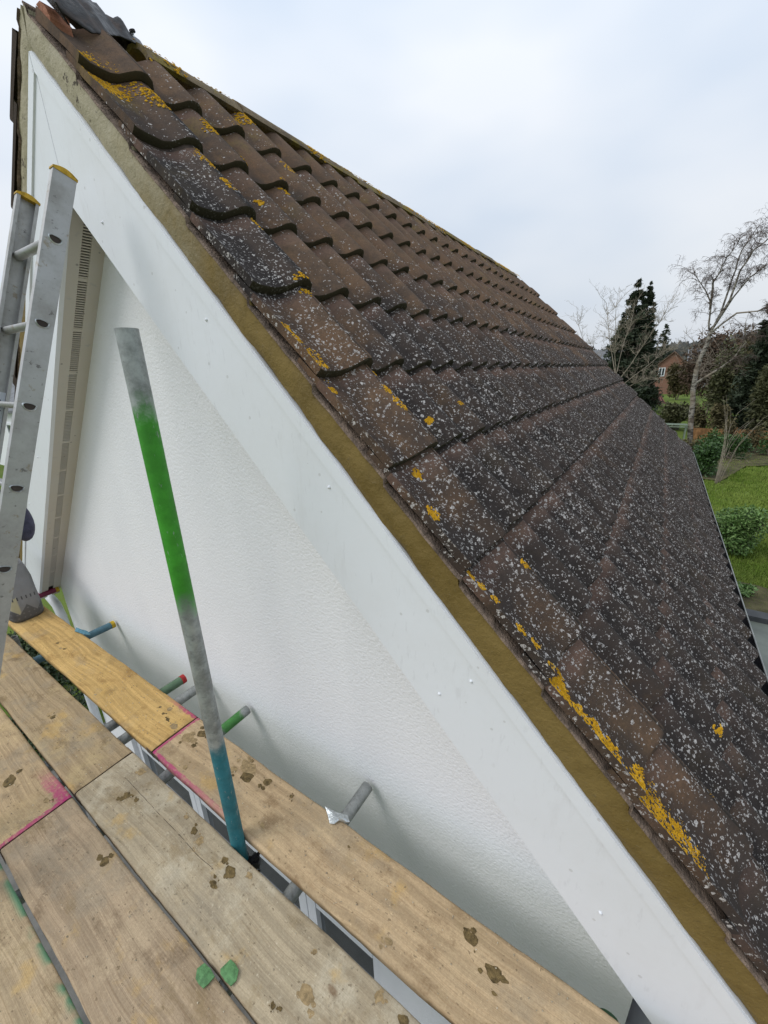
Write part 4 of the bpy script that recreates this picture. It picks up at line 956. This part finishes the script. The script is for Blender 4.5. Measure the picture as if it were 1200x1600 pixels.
# ================================================================== THE GARDENS
G = -EYE
def leaves(center_fn, n, size, rd, droop=0, aspect=.5, up=.3):
    v = np.zeros((n*4, 3)); 
    for i in range(n):
        p, outw = center_fn(rd); s = size*rd.uniform(.6, 1.35)
        d = Vector((rd.gauss(0, 1), rd.gauss(0, 1), rd.gauss(0, .7) - droop)) + outw*1.2; d.normalize()
        sd = d.cross(Vector((rd.gauss(0, .6), rd.gauss(0, .6), 1))); 
        if sd.length < 1e-3: sd = Vector((1, 0, 0))
        sd.normalize(); a, b = p - d*s*.5, p + d*s*.5; md_ = p + sd.cross(d)*s*.08
        for k, q in enumerate((a, md_ + sd*s*aspect*.5, b, md_ - sd*s*aspect*.5)): v[i*4+k] = q
    return v, [(4*i, 4*i+1, 4*i+2, 4*i+3) for i in range(n)]
def shrub(name, base, rx, ry, rz, n, size, mat, label, cat='bush', seed=1, lift=.5, group=None, lumps=9):
    rd = random.Random(seed); base = Vector(base); o = empty(name, base, label, cat, group)
    lp_ = [(Vector((rd.uniform(-.55, .55)*rx, rd.uniform(-.55, .55)*ry, rz*rd.uniform(.45, 1.25))), rd.uniform(.35, .6)) for _ in range(lumps)]
    def cf(r):
        c, q = r.choice(lp_); d = Vector((r.gauss(0, 1), r.gauss(0, 1), r.gauss(0, 1))).normalized(); k = q*(r.random()**.35)
        p = c + Vector((d.x*rx*k, d.y*ry*k, d.z*rz*k)); p.z = max(p.z, .03)
        return base + p, d
    v, f = leaves(cf, n, size, rd); mesh_obj('foliage', v, f, mat, o)
    m = MB()
    for i in range(7):
        c, q = lp_[i % lumps]; m.tube([base + Vector((rd.uniform(-.05, .05), rd.uniform(-.05, .05), -.03)), base + c*.55 + Vector((rd.uniform(-.05, .05), 0, 0)), base + c], [.02, .014, .006], 5)
    m.obj('stem', M['bark'], o); return o
def conifer(base, h, r, n, label, seed, lean=0, group=None, size=.40):
    rd = random.Random(seed); base = Vector(base); o = empty('conifer_tree', base, label, 'tree', group)
    MB().tube([base + Vector((0, 0, -.1)), base + Vector((lean*.5, 0, h*.5)), base + Vector((lean, 0, h*.97))], [r*.10, r*.07, .02], 7).obj('trunk', M['bark'], o)
    br = []
    while len(br) < 420:
        t = rd.random(); 
        if rd.random() > (1-t) + .10: continue
        br.append((t, rd.uniform(0, 6.28), r*(1-t)**.8*rd.uniform(.7, 1.12) + .03))
    def cf(q):
        t, ph, rr = q.choice(br); k = q.random()**.55; d = Vector((math.cos(ph), math.sin(ph), 0)); jt = .03 + .10*(1-t)
        p = Vector((lean*t, 0, h*(.04+.96*t))) + d*rr*k + Vector((q.gauss(0, jt), q.gauss(0, jt), .22*rr*k - .30*rr*k*k + q.gauss(0, jt)))
        return base + p, d*.7 + Vector((0, 0, .35))
    v, f = leaves(cf, n, size, rd, 0, .36); mesh_obj('crown', v, f, M['conifer'], o); return o
def limbtree(name, base, limbs, mat_t, mat_w, label, seed, r0, depth=1.5, twigs=12, tl=1.2, droop=.0, group=None, sub=3, tr=.010, split=.65):
    """limbs: lists of points; the first is the trunk. Side shoots and twigs are grown from each limb."""
    rd = random.Random(seed); base = Vector(base); o = empty(name, base, label, 'tree', group); tm = MB(); tw = MB()
    def shoot(p, d, L_, r, lev):
        pts_ = [p]; k = 5; q = Vector(p); dd = Vector(d)
        for i in range(k):
            dd = (dd + Vector((rd.gauss(0, .16), rd.gauss(0, .16), rd.gauss(0, .12) - droop*(i/k)*(1 if lev < 2 else 1.6)))).normalized(); q = q + dd*L_/k; pts_.append(q.copy())
        (tm if r > .016 else tw).tube(pts_, [max(.0035, r*(1-.8*i/k)) for i in range(k+1)], 5 if r > .016 else 3, False)
        if lev < sub:
            for _ in range(int(twigs*(.55 if lev else 1))):
                i = rd.randrange(1, k+1); nd = (dd*.6 + Vector((rd.gauss(0, .7), rd.gauss(0, .7), rd.gauss(.15, .5)))).normalized()
                shoot(pts_[i], nd, L_*rd.uniform(.35, .65), max(tr*.6, r*.5), lev+1)
    for li, pl in enumerate(limbs):
        dy = 0 if li == 0 else rd.uniform(-depth, depth)
        P_ = [Vector(p) + Vector((0, dy*(i/(len(pl)-1)), 0)) for i, p in enumerate(pl)]
        # rounder polyline
        Q = []
        for i in range(len(P_)-1):
            for t in (0, .5): Q.append(P_[i].lerp(P_[i+1], t) + Vector((rd.gauss(0, .012), rd.gauss(0, .012), 0)))
        Q.append(P_[-1]); n = len(Q); ra = r0 if li == 0 else r0*split*rd.uniform(.5, .75); rb = r0*.62 if li == 0 else tr*1.3
        tm.tube(Q, [ra + (rb-ra)*i/(n-1) for i in range(n)], 8 if li == 0 else 6, True)
        if li == 0: continue
        for _ in range(twigs*2):
            i = rd.randrange(max(1, n//3), n); d = (Q[i]-Q[i-1]).normalized()
            shoot(Q[i], (d*.7 + Vector((rd.gauss(0, .6), rd.gauss(0, .6), rd.gauss(.15, .45)))).normalized(), tl*rd.uniform(.4, 1), tr*1.5, 1)
    tm.obj('trunk', mat_t, o, None, 60); tw.obj('crown', mat_w, o); return o
BI = [[(1.75,26,-4.15),(1.52,26,-2.48),(1.37,26,-1.23),(1.32,26,-.32),(1.41,26,.27),(1.53,26,.84),(1.57,26,1.4)],
 [(1.57,26,1.4),(1.42,26,1.83),(1.37,26,2.52),(1.16,26,3.03),(.83,26,3.53),(.52,26,3.91)],
 [(1.37,26,2.4),(1.29,26,3.33),(1.26,26,3.6),(1.4,26,3.84),(1.58,26,4.45),(1.83,26,4.91)],
 [(1.56,26,1.4),(1.78,26,2.21),(1.93,26,3.25),(2.0,26,4.01),(2.08,26,4.75),(2.25,26,5.2),(2.44,26,5.57)],
 [(1.57,26,1.4),(2.03,26,2.72),(2.14,26,3.87),(2.44,26,4.56),(2.88,26,4.97),(3.22,26,5.26)],
 [(1.57,26,1.4),(2.12,26,2.84),(2.53,26,3.56),(2.9,26,3.88),(3.35,26,4.18)],
 [(1.57,26,1.4),(2.37,26,2.15),(3.04,26,2.14),(3.43,26,2.3),(3.85,26,2.31)],
 [(1.36,26,-.93),(2.23,26,-.2),(2.63,26,.21),(2.89,26,.89),(2.73,26,1.45)]]
limbtree('birch_tree', (1.75, 26, G), BI, M['birch'], M['twig'], 'leaning bare birch with pale bark and drooping twigs', 3, .125, 1.0, 11, .95, .35, None, 3, .009, .6)
BA = [[(-1.55,24,-4.1),(-1.75,24,-2.05),(-1.96,24,-.5)],[(-1.96,24,-.5),(-1.92,24,.4),(-1.85,24,1.26),(-1.7,24,2.09),(-1.69,24,2.91)],
 [(-1.93,24,-.6),(-2.32,24,.71),(-2.67,24,1.9),(-2.93,24,3.05)],[(-1.93,24,-.7),(-2.71,24,.43),(-3.53,24,1.23),(-3.83,24,1.99)],
 [(-1.9,24,-.9),(-1.41,24,.08),(-1.01,24,.92),(-.52,24,1.85),(-.31,24,2.49)],[(-1.87,24,-1.1),(-.96,24,-.23),(-.4,24,.33),(.05,24,.64)],[(-1.85,24,-1.3),(-1.14,24,-.82),(-.52,24,-.53),(-.13,24,-.6)],
 [(-1.93,24,-.6),(-2.1,24,.6),(-2.2,24,1.6),(-2.3,24,2.6)]]
limbtree('bare_tree', (-1.55, 24, G), BA, M['pale_twig'], M['pale_twig'], 'pale bare spreading tree in front of the tall conifer', 5, .070, 1.0, 9, .9, -.1, None, 3, .007, .45)
conifer((-2.85, 45, G), 11.1, 3.2, 22000, 'tallest dark conifer with pointed top behind the bare tree', 1, -.1)
conifer((-2.0, 46, G), 10.9, 2.1, 14000, 'second dark conifer close beside the tallest one', 2, -.1)
conifer((-.80, 90, G), 10.9, 2.9, 6500, 'small dark conifer to the right behind the twin conifers', 3)
conifer((4.30, 30, G), 8.2, 1.15, 6500, 'dark ivy-clad conifer at the right edge', 4, 0, None, .34)
conifer((5.4, 31, G), 9.2, 1.5, 4000, 'dark evergreen just past the right edge conifer', 6, 0, None, .34)
def scrub(base, rx, rz, n, mat, label, seed, cat='tree', size=.30, ry=1.2):
    return shrub('scrub_tree', base, rx, ry, rz, n, size, mat, label, cat, seed, group='winter scrub behind the garden', lumps=16)
scrub((1.75, 62, G), 1.5, 2.7, 5200, M['scrub'], 'olive winter scrub left of the birch trunk', 1)
scrub((3.1, 50, G), 2.1, 4.6, 6000, M['scrub_red'], 'reddish brown bare scrub right behind the birch', 2)
scrub((6.2, 50, G), 2.4, 4.3, 5500, M['scrub_red'], 'brown bare scrub further right behind the birch', 3)
scrub((1.0, 33, G), .9, 1.05, 3600, M['ivy'], 'dark ivy covered tree stump left of the birch trunk', 4, 'tree', .22)
scrub((3.6, 36, G), 1.0, 3.2, 4000, M['ivy'], 'dark ivy thicket at the right of the garden end', 5, 'tree', .24)
scrub((4.55, 27.5, G), .75, 2.6, 4200, M['ivy'], 'tall dark ivy mass at the right edge of the picture', 6, 'tree', .2)
scrub((5.5, 40, G), 1.6, 3.6, 4000, M['scrub'], 'olive scrub behind the ivy thicket', 7)
scrub((2.2, 31, G), .55, 1.15, 1500, M['scrub'], 'low dry grassy scrub behind the fence', 8, 'bush', .2)
scrub((3.1, 29.5, G), .6, 1.3, 1700, M['scrub'], 'low straw coloured scrub right of the birch foot', 9, 'bush', .2)
for i, (bx, by, rz_) in enumerate(((1.5, 23.6, .5), (2.3, 24.6, .75), (3.9, 25.2, .8), (4.6, 24.4, .7), (3.3, 25.8, .9), (5.4, 25.6, 1.0))):
    shrub('border_shrub', (bx, by, G), .55, .5, rz_, 1100, .11, M['laurel'] if i % 2 else M['scrub'], ('leafy border shrub' if i % 2 else 'dry twiggy border shrub') + ' in front of the fence, number %s from the birch' % ('one', 'two', 'three', 'four', 'five', 'six')[i], 'shrub', 40+i, group='border shrubs by the fence')
for i, (bx, by, hh) in enumerate(((2.6, 44, 6.3), (4.4, 46, 6.8), (6.4, 45, 7.0), (1.9, 62, 6.4), (5.2, 34, 5.6), (3.2, 40, 5.0))):
    rr = random.Random(90+i); tr_ = [(bx, by, G-.1), (bx+rr.uniform(-.2, .2), by, G+hh*.3), (bx+rr.uniform(-.3, .3), by, G+hh*.55)]
    lb_ = [tr_] + [[tr_[1 + (k_ % 2)], (bx+rr.uniform(-.9, .9), by+rr.uniform(-.6, .6), G+hh*rr.uniform(.6, .75)), (bx+rr.uniform(-1.6, 1.6), by+rr.uniform(-.8, .8), G+hh*rr.uniform(.8, 1.05))] for k_ in range(6)]
    limbtree('thicket_tree', (bx, by, G), lb_, M['bark'], M['twig'] if i % 2 else M['pale_twig'], 'thin bare tree in the scrub, %s from the birch' % ('nearest', 'second', 'third', 'far one to the left', 'right-hand front one', 'one straight behind')[i], 60+i, .06, .6, 5, 1.0, .0, 'bare trees in the scrub', 2, .011, .5)
# dry arching stems
ST = [[(2.2,18,-4.1),(2.22,18,-2.77),(2.34,18,-2.11),(2.5,18,-1.68),(2.9,18,-1.26)],[(2.2,18,-4.05),(2.36,18,-3.09),(2.64,18,-2.78),(2.88,18,-2.77),(3.09,18,-2.97)],[(2.17,18,-4.05),(2.1,18,-2.78),(1.97,18,-1.91),(1.76,18,-1.27)],[(2.2,18,-4.05),(2.43,18,-2.54),(2.82,18,-1.67),(3.01,18,-1.46)],[(2.13,18,-4.05),(2.17,18,-2.55),(2.05,18,-1.48),(1.9,18,-.86)]]
o = empty('arching_shrub', (2.18, 18, G), 'bare arching pale stems beside the laurel', 'shrub'); rd = random.Random(8); m = MB()
for k in range(3):
    for pl in ST:
        dx, dy, sc_ = rd.gauss(0, .16), rd.gauss(0, .35), rd.uniform(.7, 1.08)
        pl2 = [Vector((2.18 + (p[0]-2.18)*sc_ + dx*(i/4+.2), p[1]+dy*(i/4+.3), G + (p[2]-G)*sc_)) for i, p in enumerate(pl)]
        Q = []
        for i in range(len(pl2)-1):
            for t in (0, .5): Q.append(pl2[i].lerp(pl2[i+1], t))
        Q.append(pl2[-1]); m.tube(Q, [.0075*(1-.7*i/len(Q)) for i in range(len(Q))], 4, False)
m.obj('stem', M['pale_twig'], o, None, 80)
shrub('laurel_bush', (1.86, 19.3, G), .58, .8, .80, 3600, .115, M['laurel'], 'glossy green laurel bush at the foot of the birch', 'bush', 5)
for i, (bx, by) in enumerate(((-5.6, 1.0), (-6.5, 1.35), (-7.5, 1.1), (-6.0, .2))): shrub('ivy_patch', (bx, by, G), .6, .6, .28, 1500, .07, M['ivygreen'], 'dark ground ivy on the %s below the scaffold' % ('corner', 'verge', 'far edge', 'near edge')[i], 'plants', 70+i, group='dark planting below the left boards')
shrub('laurel_bush', (3.0, 23, G), .8, .6, .75, 2600, .115, M['laurel'], 'darker laurel bush in front of the orange fence', 'bush', 6)
shrub('round_bush', (1.93, 11.15, G), .60, .60, .74, 6500, .075, M['bush'], 'round clipped green bush on the lawn', 'bush', 7, lumps=14)
shrub('ground_plants', (1.80, 9.0, G), .38, .30, .16, 900, .07, M['bush'], 'low green plants at the edge of the flower bed', 'plants', 9)
mesh_obj('soil', [(1.0, 7.9, G+.06), (2.6, 7.9, G+.06), (2.7, 9.2, G+.06), (2.1, 9.45, G+.06), (1.0, 9.5, G+.06)], [(0,1,2,3,4)], M['soil'], None, (1.8, 8.8, G+.06))['kind'] = 'structure'
mesh_obj('garden_bed', [(1.2, 18.6, G+.07), (2.3, 18.2, G+.07), (3.4, 21.5, G+.07), (6.5, 23.5, G+.07), (6.5, 26.9, G+.07), (1.0, 26.9, G+.07)], [(0,1,2,3,4,5)], M['soil'], None, (2.5, 22, G+.07))['kind'] = 'structure'
# lawn blades
rd = random.Random(77); gv = []; gf = []
for _ in range(60000):
    y = 7.5 + 20*rd.random()**1.5; x = rd.uniform(.9, 1.4 + y*.22); h = rd.uniform(.03, .075)*(1+y*.02); w_ = .006 + y*.0009; t = rd.uniform(0, 3.14)
    if y > 18.5 and x < 2.6: continue
    z = G + .05*mnoise.noise((x*.25, y*.25, 0)) - .02; dx, dy = math.cos(t)*w_, math.sin(t)*w_; k = len(gv)
    gv += [(x-dx, y-dy, z), (x+dx, y+dy, z), (x+rd.gauss(0, .025), y+rd.gauss(0, .025), z+h+.02)]; gf.append((k, k+1, k+2))
gk = NT('grass_blade', .8, .2); gp = gk.pos(); gc = gk.mix(gk.step(gk.noise(gp, .9, 4, .6), .35, .65), (.12, .20, .022), (.20, .27, .05)); gc = gk.mix(gk.step(gk.noise(gp, 40, 2), .45, .7, 0, .6), gc, (.17, .18, .06))
tag(mesh_obj('grass', gv, gf, gk.done(gc), None, (2, 12, G)), 'short green lawn grass', 'grass', kind='stuff')
# fences
def fence(x0, y0, x1, y1, h, mat, label, pw=.145):
    o = empty('garden_fence', ((x0+x1)/2, (y0+y1)/2, G), label, 'fence'); d = Vector((x1-x0, y1-y0, 0)); L_ = d.length; d.normalize(); nrm_ = Vector((-d.y, d.x, 0)); rd = random.Random(int(L_*10))
    n = int(L_/pw); me = None
    for i in range(n):
        c = Vector((x0, y0, G)) + d*(i+.5)*pw + Vector((0, 0, h/2 + rd.uniform(-.01, .01)))
        if me is None:
            b = MB().obox((0, 0, 0), d*(pw*.48), nrm_*.011, (0, 0, h/2)); q = b.obj('board', mat, o, wloc(o)); 
            for vtx in q.data.vertices: vtx.co += Vector(wloc(o))
            me = q.data; q.location = c - wloc(o)
        else:
            q = bpy.data.objects.new('board', me); COL.objects.link(q); q.parent = o; q.location = c - wloc(o) + nrm_*.008*(i % 2)
    for i in range(int(L_/1.8)+1):
        c = Vector((x0, y0, G)) + d*min(L_, i*1.8) + nrm_*.06; MB().box((c.x-.05, c.y-.04, G-.05), (c.x+.05, c.y+.04, G+h+.08)).obj('post', mat, o)
fence(1.75, 27.2, 6.2, 27.0, .85, M['fence'], 'orange timber fence behind the laurel bushes')
fence(-3.2, 33.5, 1.5, 33.2, .9, M['fence_grey'], 'low grey fence across the far lawn')
# slatted bench-like pergola with pale green slats
o = empty('garden_bench', (.95, 25.5, G), 'pale green slatted garden table by the birch foot', 'garden table')
for i in range(5): MB().box((.50, 25.2+.14*i, G+1.18), (1.42, 25.3+.14*i, G+1.205)).obj('slat', M['slat_green'], o)
MB().box((.50, 25.19, G+1.08), (1.42, 25.22, G+1.14)).obj('rail', M['slat_green'], o)
for x in (.55, 1.37):
    for y in (25.24, 25.82): MB().box((x-.03, y-.02, G), (x+.03, y+.02, G+1.18)).obj('leg', M['slat_green'], o)
# red pole frame on the far lawn
o = empty('climbing_frame', (-.6, 55, G), 'faded red pole frame with dark net on the far lawn', 'play frame')
ap = Vector((-.55, 55, -2.0)); n = 10; foot = [Vector((-.62 + 1.35*math.cos(i*6.283/n), 55 + 1.0*math.sin(i*6.283/n), G)) for i in range(n)]; mid_ = [p.lerp(ap, .55) for p in foot]
for i in range(n): MB().tube([foot[i], mid_[i], ap], .035, 6).obj('pole', M['pink_pole'], o)
MB().tube(mid_ + [mid_[0]], .03, 6).obj('ring', M['pink_pole'], o)
nv = [p.lerp(ap, .04) for p in foot] + [ap - Vector((0, 0, .05))]
mesh_obj('net', nv, [(i, (i+1) % n, n) for i in range(0, n, 1)], M['net'], o)
# far houses
def far_house(x, y, w, d, he, hr, wall_m, roof_m, label, wins, seed, ridge='x', chim=True):
    o = empty('far_house', (x, y, G), label, 'house', 'houses beyond the gardens'); m = MB(); z0 = G-.3; ze = G+he; zr = G+hr
    if ridge == 'x':
        m.box((x-w/2, y, z0), (x+w/2, y+d, ze)); 
        for sx_ in (-1, 1): m.add([(x+sx_*w/2, y, ze), (x+sx_*w/2, y+d, ze), (x+sx_*w/2, y+d/2, zr)], [(0,1,2)])
        m.obj('wall', wall_m, o)
        e = .3; rv = [(x-w/2-e, y-e, ze-.15), (x+w/2+e, y-e, ze-.15), (x+w/2+e, y+d/2, zr+.1), (x-w/2-e, y+d/2, zr+.1), (x-w/2-e, y+d+e, ze-.15), (x+w/2+e, y+d+e, ze-.15)]
        mesh_obj('roof', rv + [(a, b, c-.12) for a, b, c in rv], [(0,1,2,3),(3,2,5,4),(9,8,7,6),(10,11,8,9),(0,6,7,1),(5,11,10,4),(0,3,9,6),(3,4,10,9),(1,7,8,2),(2,8,11,5)], roof_m, o)
    else:
        m.box((x-w/2, y, z0), (x+w/2, y+d, ze)); m.add([(x-w/2, y, ze), (x+w/2, y, ze), (x, y, zr), (x-w/2, y+d, ze), (x+w/2, y+d, ze), (x, y+d, zr)], [(0,1,2),(5,4,3)]); m.obj('wall', wall_m, o)
        e = .3; s = (zr-ze)/(w/2); rv = [(x-w/2-e, y-e, ze-e*s+.08), (x, y-e, zr+.08), (x+w/2+e, y-e, ze-e*s+.08), (x-w/2-e, y+d+e, ze-e*s+.08), (x, y+d+e, zr+.08), (x+w/2+e, y+d+e, ze-e*s+.08)]
        mesh_obj('roof', rv + [(a, b, c+.14) for a, b, c in rv], [(0,3,4,1)[::-1],(1,4,5,2)[::-1],(6,7,10,9)[::-1],(7,8,11,10)[::-1],(0,1,7,6),(1,2,8,7),(5,4,10,11),(4,3,9,10),(3,0,6,9),(2,5,11,8)], roof_m, o)
    for wx, wz, ww, wh in wins:
        f = MB(); y0 = y-.06; t = .09
        f.box((wx-ww/2, y0, G+wz), (wx+ww/2, y-.005, G+wz+t)); f.box((wx-ww/2, y0, G+wz+wh-t), (wx+ww/2, y-.005, G+wz+wh))
        for xx in (wx-ww/2, wx+ww/2-t, wx-t/2): f.box((xx, y0, G+wz+t), (xx+t, y-.005, G+wz+wh-t))
        wn_ = f.obj('window', M['upvc_clean'], o); MB().box((wx-ww/2+.02, y-.03, G+wz+.03), (wx+ww/2-.02, y-.012, G+wz+wh-.03)).obj('pane', M['glass'], wn_)
    if chim: MB().box((x+w*.2, y+d*.45, zr-.4), (x+w*.2+.7, y+d*.45+.6, zr+.9)).obj('chimney', wall_m, o)
far_house(.9, 75, 5.2, 8, 3.3, 5.75, M['brick'], M['house_roof'], 'red brick house with white window behind the conifers', [(-.25, 2.55, .8, 1.2)], 1, 'y', False)
far_house(-10.5, 95, 9, 8, 4.6, 7.4, M['render'], M['slate'], 'white house with slate roof past the end of the roof', [(-12, 3.2, 1, 1.1), (-9, 3.2, 1, 1.1)], 2, 'x')
far_house(9.5, 110, 11, 9, 4.9, 7.2, M['brick'], M['slate'], 'brick house with pale slate roof far behind the scrub', [(6, 3.0, 1.2, 1.2), (9.5, 3.0, 1.2, 1.2)], 3, 'x')
far_house(-24, 120, 10, 8, 5, 8, M['brick'], M['house_roof'], 'brown roofed house hidden far left behind the roof', [(-24, 3.2, 1.2, 1.2)], 4, 'x')
far_house(-26, 6.5, 11, 8, 3.2, 5.6, M['render'], M['slate'], 'white neighbouring house at the far left behind the ladder', [(-26, 1.2, 1.4, 1.2)], 5, 'x', False)
# parked cars
def car(x, y, yawc, mat, label):
    o = empty('parked_car', (x, y, G), label, 'car', 'cars parked on the far drive'); rm = Matrix.Rotation(yawc, 3, 'Z'); c = Vector((x, y, G))
    side = [(-2.05, .35), (-2.1, .75), (-1.95, .95), (-1.5, 1.0), (-.9, 1.42), (.45, 1.45), (1.1, 1.0), (1.85, .88), (2.1, .6), (2.05, .32)]
    v = []; k = len(side)
    for yy, ins in ((-.85, .0), (.85, .0)): v += [c + rm @ Vector((sx_, yy*(.82 if z_ > 1.1 else 1), z_)) for sx_, z_ in side]
    mesh_obj('body', v, [tuple(range(k)), tuple(range(2*k-1, k-1, -1))] + [(i, i+k, (i+1) % k + k, (i+1) % k) for i in range(k)], mat, o)
    for s in (-1, 1):
        w_ = [(-1.25, 1.03), (-.85, 1.34), (.40, 1.37), (.90, 1.03)]; yy = s*.80
        mesh_obj('side_window', [c + rm @ Vector((a, yy + s*(.055 if b < 1.1 else -.06), b)) for a, b in w_], [(0,1,2,3)], M['glass'], o)
        for wx in (-1.3, 1.3): MB().tube([c + rm @ Vector((wx, s*.70, .32)), c + rm @ Vector((wx, s*.88, .32))], .32, 14).obj('wheel', M['rubber'], o)
car(5.6, 88, .2, M['car_white'], 'pale car parked beyond the scrub right of the birch'); car(8.6, 86, -.1, M['car_grey'], 'grey car parked beside the pale one')
# distant wooded rise
rd = random.Random(9); hv = []; hf = []
for _ in range(16000):
    x = rd.uniform(-140, 160); y = rd.uniform(230, 300); hgt = 11 + 5*mnoise.noise((x*.02, 1, 0)) + 3*mnoise.noise((x*.09, y*.05, 4)); z = G + 1.5 + hgt*rd.random()**.6; s = rd.uniform(.6, 1.6); k = len(hv)
    a = rd.uniform(0, 3.14); dx, dy = math.cos(a)*s, math.sin(a)*s
    hv += [(x-dx, y-dy, z-s*.6), (x+dx, y+dy, z-s*.4), (x+rd.gauss(0, .4), y, z+s)]; hf.append((k, k+1, k+2))
tag(mesh_obj('far_wood', hv, hf, M['hill'], None, (0, 260, G)), 'grey far-off wood along the horizon', 'wood', kind='stuff')

# ------------------------------------------------------------------ lift everything so that the ground lies at z = 0
for o in S.objects:
    if o.parent is None and o.type not in ('CAMERA', 'LIGHT'): o.location.z += EYE
